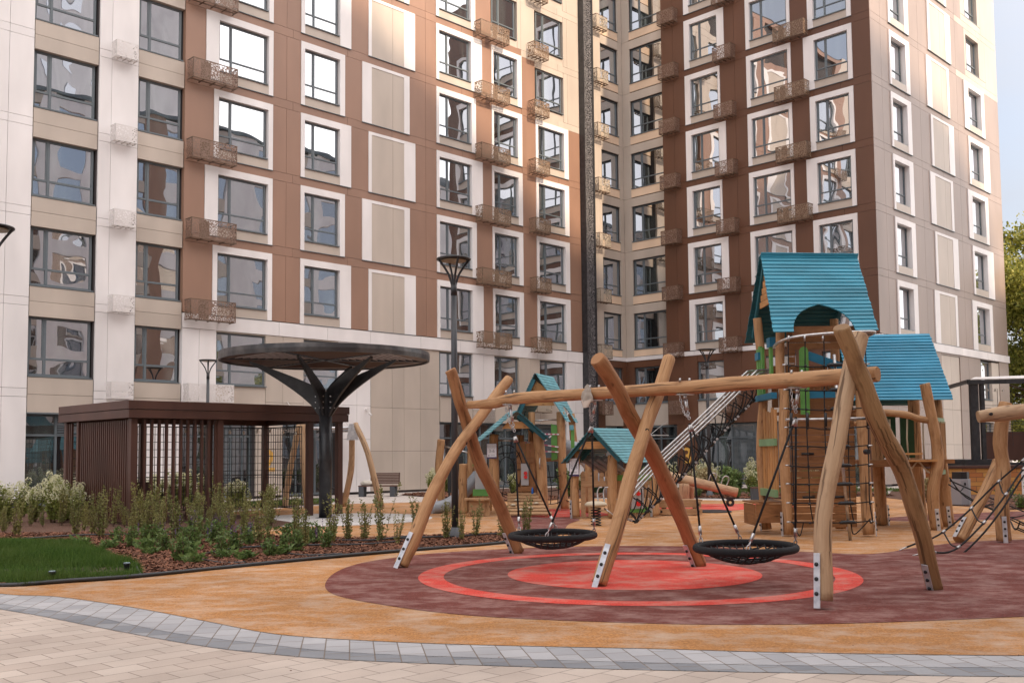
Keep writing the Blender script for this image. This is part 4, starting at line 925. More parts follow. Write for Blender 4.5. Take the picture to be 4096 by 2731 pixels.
    rb = MB(); roof_slope(rb, r(7.25, 23.6, 2.65), r(9.3, 23.6, 2.65), (rl[0], rl[1]+.03, rl[2]), (rr[0], rr[1]+.03, rr[2]), 22, out=(0, 1, .5)); rb.build('roof', M['teal_dark'], root, 'rear slope of the lower annex')
    dk = MB()
    for k in range(7): dk.box(7.2-X0, 9.0-X0, 20.55+k*.25-Y0, 20.78+k*.25-Y0, 1.34, 1.42)
    dk.box(7.0-X0, 8.6-X0, 20.48-Y0, 20.53-Y0, 1.28, 1.4); dk.build('deck', M['plank'], root)
    log(root, 'rail_log', [r(6.9, 20.2, 2.38), r(7.39, 20.5, 2.39), r(7.97, 20.5, 2.34), r(8.25, 20.45, 2.25), r(8.56, 20.42, 2.19)], .07, 'log'); log(root, 'rail_log', [r(6.9, 20.7, 2.18), r(7.8, 20.9, 2.12)], .055, 'log')
    tb = MB(); tb.box(7.5-X0, 8.85-X0, 22.3-Y0, 22.34-Y0, 2.34, 2.46); tb.build('tie_board', M['plank'], root)
    gd = MB()
    for x in (8.1, 8.5): gd.prism([(x-X0, 1.45), (x+.3-X0, 1.45), (x+.3-X0, 2.35), (x+.24-X0, 2.45), (x+.17-X0, 2.38), (x+.06-X0, 2.45), (x-X0, 2.35)], 0, .03, Matrix.Translation((0, 22.1-Y0, 0)) @ Matrix.Rotation(math.pi/2, 4, 'X'))
    gd.build('green_panel', M['green_deep'], root, 'dark green panels in the annex')
    rp = MB()
    for x in (7.72, 8.08, 8.4): rp.tube([r(x, 20.6, 2.25), r(x-.01+.02*math.sin(x*9), 20.6, 1.85), r(x, 20.6, 1.42)], .018, 8)
    rp.tube(smooth_path([r(7.9, 20.45, 1.42), r(8.05, 20.42, 1.25), r(8.2, 20.42, 1.38), r(8.38, 20.42, 1.18), r(8.5, 20.42, 1.15)], 5), .018, 8); rp.build('hanging_ropes', M['hemp'], root)
    st = MB(); st.box(7.7-X0, 8.25-X0, 20.3-Y0, 20.5-Y0, 1.52, 1.56); st.box(7.75-X0, 8.5-X0, 20.2-Y0, 20.45-Y0, 1.38, 1.42); st.build('swing_plank', M['plank_light'], root)
    sl_ = MB()
    for k in range(5): sl_.box(8.62+k*.1-X0, 8.70+k*.1-X0, 20.52+k*.16-Y0, 20.55+k*.16-Y0, 1.2, 2.2)
    sl_.build('balusters', M['plank_grey'], root); gr = MB(); gr.bar(r(8.62, 20.47, 2.22), r(9.05, 21.15, 2.22), .05, .1); gr.bar(r(8.62, 20.47, 1.16), r(9.05, 21.15, 1.16), .05, .1); gr.build('green_rail', M['green_pale'], root)
    return root
random.seed(11); tower()

def slope_net():
    """two steel rails rising to the tower with a rope trough hanging between them"""
    o = Vector((3.5, 19.7, 0)); root = empty('net_climber', tuple(o), 0, 'sloping steel railed rope net climber rising to the left side of the play tower', 'net climber')
    mb = MB(); near = [(1.98, 19.28, .30), (2.1, 19.3, .66), (2.68, 19.38, 1.28), (3.9, 19.55, 2.36), (4.70, 19.66, 3.1), (4.86, 19.7, 3.2), (5.1, 19.75, 3.21)]; far_ = [(x-.06, y+.55, z+.03) for x, y, z in near]
    def rel(p): return Vector(p)-o
    nr = [rel(p) for p in near]; fr = [rel(p) for p in far_]
    for P in (nr, fr):
        mb.tube(smooth_path(P[1:], 5), .024, 8); q = [p-Vector((-.03, 0, .055)) for p in P[1:]]; mb.tube(smooth_path(q, 5), .022, 8)
        for t in range(1, 9):
            a = P[1].lerp(P[4], t/9); mb.bar(a+Vector((.0, 0, .01)), a+Vector((.05, 0, -.08)), .035, .02)
    mb.tube([rel((1.97, 19.48, 0)), rel((1.97, 19.48, .46))], .026, 10); mb.build('steel_rail', M['steel'], root)
    rp = MB(); cl = MB(); n = 12; mids = []
    for i in range(n+1):
        t = i/n; a = nr[1].lerp(nr[4], t); b = fr[1].lerp(fr[4], t); sg = .56+.06*math.sin(t*5); c = (a+b)/2-Vector((-.10, 0, sg)); c.z = max(c.z, .45-.1*(1-t)) if t < .02 else c.z; c.z = max(c.z, .12); mids.append(c)
    for i in range(n+1):
        for s_, P in ((0, nr), (1, fr)):
            t = i/n; a = P[1].lerp(P[4], t)
            for dj in (-1, 1):
                j = min(max(i+dj, 0), n); c = mids[j]; m_ = a.lerp(c, .5)+Vector((.08, 0, -.07)); rp.tube(smooth_path([a-Vector((-.05, 0, .12)), m_, c], 4), .012, 6)
    rp.tube(smooth_path([rel((1.97, 19.48, .43))]+mids[0:], 3), .02, 8)
    for c0, c1 in zip(mids, mids[1:]):
        for t in (.25, .5): p = c0.lerp(c1, t); d = (c1-c0).normalized(); s_ = Vector((0, 1, 0)); cl.tube([p-s_*.05, p+s_*.05], .020, 8); cl.tube([p-Vector((.0, .06, 0)), p-Vector((0, .09, 0))], .026, 8)
    rp.build('rope_net', M['rope'], root); cl.build('net_clamps', M['steel'], root)
    kn = MB()
    for c in mids: kn.tube([c-Vector((.05, 0, .03)), c, c+Vector((.05, 0, .03))], [.02, .042, .02], 8)
    kn.build('net_knots', M['bolt'], root)
slope_net()

def right_structure():
    o = Vector((8.3, 17.5, 0)); root = empty('climbing_frame', tuple(o), 0, 'log climbing frame with slanting rope net at the right edge beside the maroon rubber', 'climbing frame')
    rel = lambda p: tuple(Vector(p)-o)
    posts(root, [([rel((8.44, 17.45, .05)), rel((8.42, 17.45, .7)), rel((8.5, 17.5, 1.3)), rel((8.46, 17.5, 1.8)), rel((8.62, 17.55, 2.42))], (.125, .115, .115), (-.3, -1, 0)),
                 ([rel((7.69, 17.5, .05)), rel((8.1, 17.75, .55)), rel((8.55, 18.05, 1.12)), rel((8.75, 18.2, 1.4))], (.11, .10, .09), (-1, -.5, 0)),
                 ([rel((11.2, 16.2, .05)), rel((11.0, 16.3, 1.2)), rel((10.8, 16.4, 2.6))], (.12, .115, .11), (-.3, -1, 0))])
    log(root, 'beam', [rel((7.98, 17.25, 2.17)), rel((8.4, 17.2, 2.22)), rel((9.4, 16.9, 2.33)), rel((11.0, 16.4, 2.45))], (.10, .125, .12, .12), 'log_pale')
    log(root, 'log_disc', [rel((8.86, 17.1, 1.62)), rel((9.0, 17.4, 1.62))], .15, 'log_pale')
    bc = MB()
    for p in ((8.13, 17.12, 2.21), (8.4, 17.3, 2.2)): bc.tube([rel(p), rel((p[0], p[1]-.05, p[2]))], .026, 10)
    bc.build('bolt_cap', M['bolt'], root)
    # the slanting band of ropes falling to the ground on the left
    A_ = [(6.15, 16.2, .02), (6.45, 16.35, .10), (6.95, 16.6, .22), (7.55, 16.9, .55), (8.15, 17.15, .99), (8.62, 17.2, 1.36), (8.95, 17.2, 1.62)]
    B2 = [(6.05, 15.4, .02), (6.35, 15.5, .05), (6.8, 15.7, .06), (7.35, 16.0, .38), (7.9, 16.35, .80), (8.4, 16.75, 1.20), (8.9, 17.05, 1.58)]
    rp = MB(); cl = MB()
    pa, pb = smooth_path([rel(p) for p in A_], 5), smooth_path([rel(p) for p in B2], 5)
    rp.tube(pa[3:-4], .015, 8); rp.tube(pb[3:-4], .015, 8); rp.tube([p+Vector((.02, .03, -.06-.09*math.sin(i/len(pb)*3.1))) for i, p in enumerate(pb)][3:-4], .015, 8)
    for i in range(6, len(pa)-4, 5):
        q = (pa[i]+pb[i])/2-Vector((0, 0, .08)); rp.tube(smooth_path([pa[i], q, pb[i]], 5), .012, 6)
        for P in (pa, pb): d = (P[i+1]-P[i]).normalized(); cl.tube([P[i]-d*.035, P[i]+d*.035], .026, 8)
    for P in (pa, pb): cl.tube(P[0:4], [.006, .008, .012, .014], 6); cl.tube(P[-5:], [.02, .014, .01, .008, .008], 6)
    # rear net, drooping from the tower annex to the frame
    rnd = random.Random(4); Tn = [(8.9, 20.6, 1.05), (9.05, 20.2, .66), (9.5, 19.6, .35), (9.35, 18.9, .12), (9.2, 18.4, .3)]
    Tm = [(9.1, 21.2, 1.0), (9.9, 20.6, .55), (10.4, 19.8, .22), (10.2, 19.0, .1), (9.6, 18.3, .35)]
    ta, tb = smooth_path([rel(p) for p in Tn], 5), smooth_path([rel(p) for p in Tm], 5); rp.tube(ta, .014, 6); rp.tube(tb, .014, 6)
    for i in range(2, len(ta), 3): m_ = (ta[i]+tb[i])/2-Vector((0, 0, .12)); rp.tube(smooth_path([ta[i], m_, tb[i]], 4), .012, 6)
    mm = [(a+b)/2-Vector((0, 0, .12)) for a, b in zip(ta, tb)]; rp.tube(mm, .013, 6)
    # upright net on the far right
    for k in range(5):
        x = 8.95+k*.33; rp.tube(smooth_path([rel((x+.12, 17.2-.1*k, 2.2)), rel((x+.05, 17.1-.1*k, 1.2)), rel((x-.05, 17.0-.1*k, .55))], 5), .012, 6)
    for z in (.55, 1.0, 1.45, 1.9): rp.tube(smooth_path([rel((8.75, 17.2, z+.08)), rel((9.3, 17.05, z)), rel((10.3, 16.75, z+.05))], 5), .012, 6)
    rp.build('rope_net', M['rope'], root); cl.build('net_clamps', M['steel'], root)
random.seed(21); right_structure()
# ------------------------------------------------------------------ small play houses in the middle
def text(s, h, m, parent, loc, rz=0, name='lettering', bold=.0, align='CENTER', extr=.002):
    cu = bpy.data.curves.new(name, 'FONT'); cu.body = s; cu.size = h; cu.extrude = extr; cu.align_x = align; cu.offset = bold; cu.resolution_u = 3
    tmp = bpy.data.objects.new('tmp', cu); C.objects.link(tmp); dg = bpy.context.evaluated_depsgraph_get()
    me = bpy.data.meshes.new_from_object(tmp.evaluated_get(dg)); bpy.data.objects.remove(tmp)
    o = bpy.data.objects.new(name, me); C.objects.link(o); me.materials.clear(); me.materials.append(m); o.parent = parent; o.location = loc; o.rotation_euler = (math.pi/2, 0, rz); return o
def age_sign(x, y, z0, z1, w_, ages, lines, label, rz=0):
    root = empty('age_sign', (x, y, z0), rz, label, 'sign'); h = z1-z0
    mb = MB(); mb.box(-w_/2, w_/2, 0, .012, 0, h); mb.build('border', M['sign_violet'], root)
    m2 = MB(); m2.box(-w_/2+.012, w_/2-.012, -.004, -.0005, h*.10, h-.012); m2.build('face', M['sign_white'], root)
    text(ages, h*.30, M['sign_grey'], root, (0, -.0065, h*.40), bold=.002)
    for i, l in enumerate(lines): text(l, h*.062, M['sign_grey'], root, (0, -.0065, h*(.88-.075*i)))
    m3 = MB(); m3.box(-w_*.36, -w_*.22, -.0065, -.0045, h*.16, h*.25); m3.box(-w_*.1, w_*.32, -.0065, -.0045, h*.23, h*.245); m3.box(-w_*.1, w_*.28, -.0065, -.0045, h*.195, h*.21); m3.build('small_print', M['sign_grey'], root); return root
def gable(mb, x0, x1, y, z0, zt, th=.03):
    mb.prism([(x0, z0), (x1, z0), ((x0+x1)/2, zt)], 0, th, Matrix.Translation((0, y, 0)) @ Matrix.Rotation(math.pi/2, 4, 'X'))
def house_a():
    o = Vector((.1, 27.3, 0)); root = empty('play_house', tuple(o), 0, 'low play house with teal gable roof, plank ramp and rope web beside the taller roof', 'play house')
    r = lambda x, y, z: (x-o.x, y-o.y, z)
    posts(root, [([r(.80, 27.0, .02), r(.76, 27.0, 1.2), r(.68, 27.0, 2.2)], (.15, .14, .125), None), ([r(-.52, 27.0, .3), r(-.50, 27, 1.2), r(-.49, 27.0, 2.15)], (.13, .13, .12), None),
                 ([r(-1.2, 28.4, .02), r(-1.15, 28.4, 2.1)], (.11, .1), None), ([r(.2, 28.4, .02), r(.22, 28.4, 2.15)], (.12, .115), None)])
    rf = MB(); roof_slope(rf, r(-.86, 26.35, 1.93), r(-1.05, 28.7, 1.98), r(.12, 26.2, 2.72), r(-.1, 28.6, 2.78), 11, out=(-1, 0, 1)); rf.build('roof', M['teal_soft'], root, 'left slope')
    rf = MB(); roof_slope(rf, r(.97, 26.1, 1.96), r(.9, 28.6, 2.0), r(.12, 26.2, 2.72), r(-.1, 28.6, 2.78), 11, out=(1, 0, 1)); rf.build('roof', M['teal_dark'], root, 'right slope')
    bd = MB(); bd.prism([(-.28, 2.28), (.55, 2.28), (.42, 2.46), (-.12, 2.46)], 0, .04, Matrix.Translation((-o.x, 26.5-o.y, 0)) @ Matrix.Rotation(math.pi/2, 4, 'X')); bd.build('tie_board', M['plank_light'], root)
    rt = MB(); rt.bar(r(.14, 26.4, 2.62), r(.86, 26.4, 2.0), .05, .1); rt.bar(r(.14, 27.4, 2.6), r(.82, 27.4, 2.0), .05, .1); rt.build('rafter', M['teal_dark'], root)
    dr = MB()
    for k in range(4): dr.box(.10+k*.125-o.x, .215+k*.125-o.x, 27.1-o.y, 27.13-o.y, .5, 1.95 if k % 2 else 1.9)
    dr.box(.1-o.x, .57-o.x, 27.06-o.y, 27.1-o.y, 1.38, 1.52); dr.box(.1-o.x, .57-o.x, 27.06-o.y, 27.1-o.y, .62, .75); d_ = dr.build('door', M['plank'], root)
    gp = MB(); gp.box(.22-o.x, .42-o.x, 27.03-o.y, 27.058-o.y, .78, 1.36); gp.build('play_panel', M['grey_panel'], root)
    kn = MB()
    for z in (1.0, 1.1): kn.tube([r(.34, 27.02, z), r(.34, 26.98, z)], .05, 12)
    kn.build('knob', M['red_knob'], root)
    hn = MB(); hn.tube(smooth_path([r(.72, 26.84, 1.5), r(.71, 26.76, 1.42), r(.72, 26.76, 1.3), r(.72, 26.84, 1.22)], 4), .016, 6); hn.tube([r(-.38, 27.0, 1.98), r(.10, 27.0, 1.98)], .02, 8); hn.tube([r(-.4, 27.0, .7), r(-.4, 27.0, 2.1)], .018, 8); hn.build('steel_rail', M['steel'], root)
    web = MB(); c = Vector(r(-.16, 27.05, 1.2))
    for rr_ in (.30, .58): web.tube([c+Vector((rr_*math.cos(a)*.72, 0, rr_*math.sin(a)*1.15)) for a in [2*math.pi*k/20 for k in range(20)]], .012, 6, closed=True)
    for k in range(10): a = 2*math.pi*k/10; web.tube([c+Vector((.2*math.cos(a), 0, .3*math.sin(a))), c+Vector((.44*math.cos(a), 0, .80*math.sin(a)))], .011, 6)
    web.tube([r(-.42, 27.02, 1.62), r(.08, 27.02, 1.66)], .012, 6); web.build('rope_web', M['rope'], root)
    wp = MB(); wp.box(-1.02-o.x, -.70-o.x, 27.3-o.y, 27.33-o.y, .66, 1.6); wp.build('play_panel', M['grey_panel'], root)
    gb = MB(); gb.box(-1.08-o.x, -.62-o.x, 27.15-o.y, 27.2-o.y, .50, .68); gb.box(-1.08-o.x, -.95-o.x, 27.2-o.y, 27.25-o.y, 1.3, 1.45); gb.build('green_rail', M['green'], root)
    bl = MB()
    for k in range(5): bl.box(-1.05+k*.1-o.x, -.97+k*.1-o.x, 27.22-o.y, 27.25-o.y, .1, .5)
    bl.build('balusters', M['plank_light'], root)
    rp = MB()
    for k in range(7):
        t = k/6; y = 25.75+t*1.25; z = .10+t*.44; rp.bar(r(-.15+.0*t, y, z), r(.98-.35*t, y, z), .155, .035, (0, -.3, 1))
    rp.bar(r(-.1, 25.7, .03), r(-.1, 27.0, .5), .05, .08); rp.bar(r(.85, 25.7, .03), r(.6, 27.0, .5), .05, .08); rp.build('ramp', M['plank_grey'], root)
    hd = MB()
    for x, y, z in ((.2, 25.9, .18), (.6, 26.3, .32), (.1, 26.5, .40), (.45, 26.0, .22), (.0, 26.2, .29)): hd.lathe([(.075, 0), (.06, .03), (.02, .045)], 10, Matrix.Translation(r(x, y, z)))
    hd.build('climbing_holds', M['tan'], root)
    st = MB(); st.box(-1.25-o.x, -.6-o.x, 26.0-o.y, 26.6-o.y, .44, .48); st.box(-1.15-o.x, -.72-o.x, 26.15-o.y, 26.19-o.y, .12, .42); st.box(-1.15-o.x, -1.1-o.x, 26.2-o.y, 26.5-o.y, .02, .43); st.box(-.75-o.x, -.6-o.x, 26.2-o.y, 26.5-o.y, .02, .43); st.build('low_shelf', M['plank_grey'], root)
    bt = MB(); bt.lathe([(.03, 0), (.032, .02), (.032, .12), (.02, .15), (.02, .17)], 12, Matrix.Translation(r(.52, 27.0, .55))); bo = bt.build('water_bottle', M['bottle'], None); bo.location = o; tag(bo, 'small blue plastic bottle standing on the top board of the plank ramp', 'bottle')
    return root
M['bottle'] = mat('blue plastic', (.02, .12, .45), .2)
def house_tall():
    o = Vector((1.2, 29.5, 0)); root = empty('play_house', tuple(o), 0, 'tall play house with steep teal roof, green panels and striped barrier tape in the middle', 'play house')
    r = lambda x, y, z: (x-o.x, y-o.y, z)
    posts(root, [([r(1.46, 28.7, .05), r(1.40, 28.7, 1.2), r(1.38, 28.7, 2.8)], (.13, .12, .115), (-1, -.5, 0)), ([r(1.80, 30, .05), r(1.85, 30, 1.5), r(1.76, 30, 2.8)], (.12, .11, .1), None),
                 ([r(.55, 28.7, .05), r(.55, 28.7, 2.8)], (.11, .1), None)])
    rl, rr = r(.66, 28.4, 3.88), r(1.22, 30.2, 3.9)
    rf = MB(); roof_slope(rf, r(1.52, 28.4, 2.50), r(1.95, 30.2, 2.52), rl, rr, 17, arch(.3, .75, .34), out=(1, -.3, .4)); rf.build('roof', M['teal_soft'], root, 'right slope with small arched cut-out')
    rf = MB(); roof_slope(rf, r(.05, 28.4, 2.58), r(.55, 30.2, 2.58), rl, rr, 17, out=(-1, 0, .4)); rf.build('roof', M['teal_dark'], root, 'left slope')
    gb = MB(); gb.prism([(.34, 2.98), (1.20, 2.98), (1.10, 3.28), (.94, 3.48), (.70, 3.68), (.58, 3.5)], 0, .03, Matrix.Translation((-o.x, 28.62-o.y, 0)) @ Matrix.Rotation(math.pi/2, 4, 'X')); gb.build('gable_boards', M['plank_light'], root)
    rt = MB(); rt.bar(r(.62, 28.45, 3.72), r(.16, 28.45, 2.66), .05, .1); rt.bar(r(.62, 29.2, 3.7), r(.3, 29.2, 2.7), .05, .1); rt.build('rafter', M['teal_dark'], root)
    gp = MB()
    for x0, x1, z0, z1 in ((1.10, 1.27, 1.42, 2.46), (.26, .46, 1.46, 1.92), (1.66, 1.76, 1.75, 2.36)): gp.prism([(x0, z0), (x1, z0+.04), (x1, z1-.05), (x0, z1)], 0, .03, Matrix.Translation((-o.x, 28.66-o.y, 0)) @ Matrix.Rotation(math.pi/2, 4, 'X'))
    gp.build('green_panel', M['green'], root)
    bp = MB(); bp.box(1.62-o.x, 1.74-o.x, 28.6-o.y, 28.66-o.y, 2.28, 2.42); bp.build('blue_cap_board', M['teal_soft'], root)
    st = MB(); st.tube([r(.4, 28.68, 2.55), r(1.36, 28.68, 2.58)], .022, 8); st.build('steel_rail', M['steel'], root)
    fl = MB(); fl.box(.9-o.x, 1.35-o.x, 28.64-o.y, 28.7-o.y, 1.40, 1.50); fl.box(.25-o.x, .9-o.x, 28.7-o.y, 28.74-o.y, 1.4, 1.5)
    for k in range(4): fl.box(.28+k*.14-o.x, .40+k*.14-o.x, 28.75-o.y, 28.78-o.y, .3, 1.55)
    fl.build('deck', M['plank'], root)
    for j, (a, b) in enumerate((((.3, 1.96), (1.3, 1.80)), ((.28, 1.72), (1.3, 1.66)), ((.7, 2.18), (1.32, 2.16)), ((.5, 1.66), (1.1, 2.12)))):
        A_, B_ = Vector(r(a[0], 28.58, a[1])), Vector(r(b[0], 28.58, b[1])); t1 = MB()
        for k in range(10): t1.m = k % 2; t1.bar(A_.lerp(B_, k/10), A_.lerp(B_, (k+1)/10+.001), .004, .035, (0, 0, 1))
        t1.build('barrier_tape', [M['tape_red'], M['tape']], root)
    nt_ = MB(); rnd = random.Random(2)
    for z in (.25, .62, 1.0): nt_.tube(smooth_path([r(.75, 28.5, z+.05), r(1.0, 28.45, z-.05), r(1.35, 28.5, z)], 5), .012, 6); nt_.tube(smooth_path([r(1.5, 28.6, z+.05), r(1.75, 28.6, z-.05), r(1.95, 28.8, z)], 5), .012, 6)
    for x in (.82, 1.05, 1.25): nt_.tube(smooth_path([r(x-.06, 28.45, 1.3), r(x+.03, 28.45, .7), r(x, 28.45, .2)], 5), .012, 6)
    nt_.build('rope_net', M['rope'], root)
    sl_ = MB(); sl_.tube(smooth_path([r(1.6, 29.6, 1.75), r(2.0, 29.4, 1.62), r(2.3, 29.0, 1.3), r(2.6, 28.6, .8), (3.0-o.x, 28.3-o.y, .4)], 6), .27, 18); sl_.build('tube_slide', M['slide'], root)
    return root
def house_b():
    o = Vector((2.5, 25.8, 0)); root = empty('play_house', tuple(o), 0, 'small open play house with bright teal gable roof and grey panel with red knobs', 'play house')
    r = lambda x, y, z: (x-o.x, y-o.y, z)
    posts(root, [([r(1.54, 25.0, .05), r(1.52, 25, .8), r(1.57, 25, 1.66)], (.11, .105, .1), (-1, -.6, 0)), ([r(2.46, 24.9, .03), r(2.44, 24.9, .8), r(2.46, 24.95, 1.56)], (.125, .125, .12), None),
                 ([r(3.56, 25.3, .05), r(3.55, 25.35, .7), r(3.56, 25.4, 1.5)], (.12, .12, .12), (-1, -.7, 0)), ([r(2.05, 27.2, .03), r(2.05, 27.2, 1.5)], (.1, .1), None), ([r(3.75, 27.0, .03), r(3.74, 27.0, 1.4)], (.11, .11), None)])
    rl, rr = r(1.93, 24.5, 2.21), r(3.15, 27.1, 2.25)
    rf = MB(); roof_slope(rf, r(2.70, 24.35, 1.35), r(3.9, 27.0, 1.35), rl, rr, 13, out=(1, -.4, 1)); rf.build('roof', M['teal_soft'], root, 'bright right slope')
    rf = MB(); roof_slope(rf, r(1.2, 24.7, 1.36), r(2.3, 27.3, 1.36), rl, rr, 13, out=(-1, .3, 1)); rf.build('roof', M['teal_dark'], root, 'left slope seen from below')
    bd = MB(); bd.prism([(1.62, 1.72), (2.42, 1.72), (2.25, 1.90), (1.76, 1.90)], 0, .04, Matrix.Translation((-o.x, 24.72-o.y, 0)) @ Matrix.Rotation(math.pi/2, 4, 'X')); bd.build('tie_board', M['plank_light'], root)
    rt = MB(); rt.bar(r(1.9, 24.62, 2.12), r(1.3, 24.8, 1.42), .05, .09); rt.bar(r(1.98, 24.62, 2.12), r(2.6, 24.55, 1.42), .05, .09); rt.bar(r(2.3, 25.4, 2.1), r(1.75, 25.6, 1.45), .05, .09); rt.build('rafter', M['teal_dark'], root)
    fc = MB(); rnd = random.Random(8)
    for k, x in enumerate([1.68, 1.86, 2.0, 2.14, 2.28, 2.4]):
        z1 = (1.18, 1.16, 1.22, 1.15, 1.2, 1.17)[k]; z0 = .05 if k in (0, 1, 5) else .78
        fc.prism([(x, z0), (x+.11, z0), (x+.11, z1-.03), (x+.055, z1), (x, z1-.05)], 0, .03, Matrix.Translation((-o.x, 25.02-o.y, 0)) @ Matrix.Rotation(math.pi/2, 4, 'X'))
    for k in range(8):
        x = 2.58+k*.118; z1 = 1.12+.05*math.sin(k*2.1)
        fc.prism([(x, .02), (x+.10, .02), (x+.10, z1-.03), (x+.05, z1), (x, z1-.04)], 0, .03, Matrix.Translation((-o.x, 25.12+.03*k-o.y, 0)) @ Matrix.Rotation(math.pi/2, 4, 'X'))
    fc.box(1.72-o.x, 2.36-o.x, 24.96-o.y, 24.99-o.y, .80, .93); fc.build('plank_fence', M['plank_grey'], root)
    gr = MB(); gr.bar(r(2.5, 25.02, 1.0), r(3.45, 25.3, 1.0), .03, .14); gr.bar(r(2.5, 25.02, .20), r(3.45, 25.3, .20), .03, .13); gr.build('green_rail', M['green'], root)
    gp = MB(); gp.bar(r(2.83, 25.09, .56), r(3.25, 25.2, .56), .012, .66); gp.build('play_panel', M['grey_panel'], root)
    kn = MB()
    for z in (.36, .62):
        p = Vector(r(3.10, 25.1, z)); kn.tube([p, p+Vector((.01, -.04, 0))], .065, 14)
    kn.build('knob', M['red_knob'], root)
    bh = MB(); bh.box(1.95-o.x, 2.3-o.x, 25.5-o.y, 25.54-o.y, .62, .76); bh.build('green_panel', M['green_deep'], root)
    pf = MB(); pf.box(3.72-o.x, 4.82-o.x, 25.75-o.y, 26.25-o.y, .37, .41); pf.box(3.72-o.x, 4.78-o.x, 25.72-o.y, 25.76-o.y, .22, .36); pf.box(3.70-o.x, 4.80-o.x, 25.7-o.y, 25.74-o.y, .04, .19); pf.box(4.6-o.x, 4.7-o.x, 25.8-o.y, 25.95-o.y, 0, .36); pf.box(3.8-o.x, 3.9-o.x, 25.8-o.y, 25.95-o.y, 0, .36); pf.build('step_bench', M['plank_grey'], root)
    bc = MB()
    for x, z in ((3.76, .12), (4.7, .12), (4.7, .29)): bc.tube([r(x, 25.70, z), r(x, 25.68, z)], .03, 10)
    bc.build('bolt_cap', M['bolt'], root)
    tb = MB()
    for k in range(4): tb.tube([r(1.75+k*.2, 25.9, 1.5), r(2.45+k*.2, 26.6, 1.05)], .07, 12)
    tb.build('pipe_bundle', M['slide'], root)
    return root
random.seed(31); house_a(); house_tall(); house_b()
age_sign(-.555, 26.84, 1.50, 1.90, .27, '3-6', ['3-6 жастағы балаларға', 'арналған ойын алаңы', 'Игровая площадка', 'для детей 3-6 лет'], 'white notice reading 3-6 fixed to the post of the low play house')
age_sign(1.51, 24.84, 1.055, 1.50, .24, '0-3', ['3 жасқа дейінгі', 'балаларға арналған', 'ойын алаңы', 'Игровая площадка', 'для детей до 3 лет'], 'white notice reading 0-3 fixed to the post of the small open play house')
# log stumps and rail to the left of the play houses
def stump(x, y, pts, r0, label, n_='log_post', grp=None):
    o = empty(n_, (x, y, 0), 0, label, 'log post', grp); log(o, 'post', [(p[0], p[1], p[2]) for p in pts], r0, 'log'); return o
stump(-1.36, 27.6, [(0, 0, 0), (0, 0, .7), (.01, 0, 1.36)], .12, 'short rounded log post standing left of the low play house')
t_ = stump(-2.1, 28.8, [(.05, 0, 0), (.05, 0, .9), (0, 0, 1.3), (.06, 0, 2.05)], .11, 'tall bent log post with steel rail behind the near lamp post')
rl_ = MB(); rl_.tube([(.1, 0, 1.87), (1.0, -.4, 1.62)], .02, 8); rl_.tube([(.12, 0, .7), (.12, 0, 1.9)], .018, 8); rl_.build('steel_rail', M['steel'], t_)
def dark_board():
    root = empty('chalk_board', (-1.62, 28.5, 0), 0, 'black standing board between the log posts beside the lamp post', 'board')
    mb = MB(); mb.box(-.22, .22, 0, .04, .55, 1.55); mb.box(-.2, -.15, .0, .05, 0, .55); mb.box(.15, .2, 0, .05, 0, .55); mb.build('board', M['bolt'], root)
dark_board()
def slide_end():
    root = empty('slide_tube', (-1.9, 27.9, 0), 0, 'grey plastic slide end lying near the ground behind the swing leg', 'slide')
    mb = MB(); mb.tube(smooth_path([(-.35, -.2, .16), (.1, .05, .25), (.6, .3, .62), (.9, .5, 1.05)], 6), .17, 16); mb.build('tube', M['slide'], root)
slide_end()
def spring_toy():
    root = empty('spring_rocker', (1.83, 22.4, 0), 0, 'stone coloured seat on a black coil spring in front of the small play house', 'spring rocker')
    mb = MB(); mb.tube([(.105*math.cos(a), .105*math.sin(a), .02+.40*a/(2*math.pi*6.5)) for a in [2*math.pi*6.5*k/110 for k in range(111)]], .014, 7); mb.build('spring', M['bolt'], root)
    s_ = MB(); s_.lathe([(.05, .42), (.20, .43), (.245, .46), (.25, .49), (.20, .535), (.10, .555), (.01, .56)], 28); s_.build('seat', M['tan'], root)
    h = MB()
    for sx in (-.045, .09): h.tube(smooth_path([(.12+sx, .16, .5), (.10+sx, .2, .72), (.14+sx, .2, .84), (.20+sx, .16, .85)], 4), .016, 8)
    h.tube([(.18, 0, .40), (.42, .0, .22)], .014, 8); h.build('handle', M['steel'], root)
spring_toy()
def seesaw():
    root = empty('log_seesaw', (5.6, 30.2, 0), 0, 'pale log seesaw with steel handles resting on its tyre end', 'seesaw')
    log(root, 'beam', [(-1.2, .35, .98), (-.1, 0, .71), (1.05, -.25, .42)], .145, 'log_pale')
    log(root, 'post', [(-.52, -.12, 0), (-.5, -.12, .68)], .155, 'log_pale'); log(root, 'post', [(-.22, .4, 0), (-.22, .4, .6)], .11, 'log_pale')
    for x, z in ((.25, .73), (.62, .64)): h = MB(); h.tube(smooth_path([(x-.04, -.14, z), (x+.04, -.15, z+.22), (x+.15, -.15, z+.26), (x+.2, -.15, z+.15), (x+.12, -.15, z-.03)], 5), .018, 8); h.build('handle', M['steel'], root)
    t = MB(); t.tube([(.82+.085*math.cos(a), -.28, .13+.085*math.sin(a)) for a in [2*math.pi*k/20 for k in range(20)]], .042, 10, closed=True); t.box(.7, .95, -.32, -.24, .22, .28); t.build('tyre', M['bolt'], root)
seesaw()
tr = MB(); tr.lathe([(.52, .0), (.5, .03), (.46, .035), (.44, .02)], 32); o = tr.build('trampoline_ring', M['bolt']); o.location = (5.35, 27.2, .02); tag(o, 'thin black ground ring on the orange rubber behind the swing', 'ground ring')

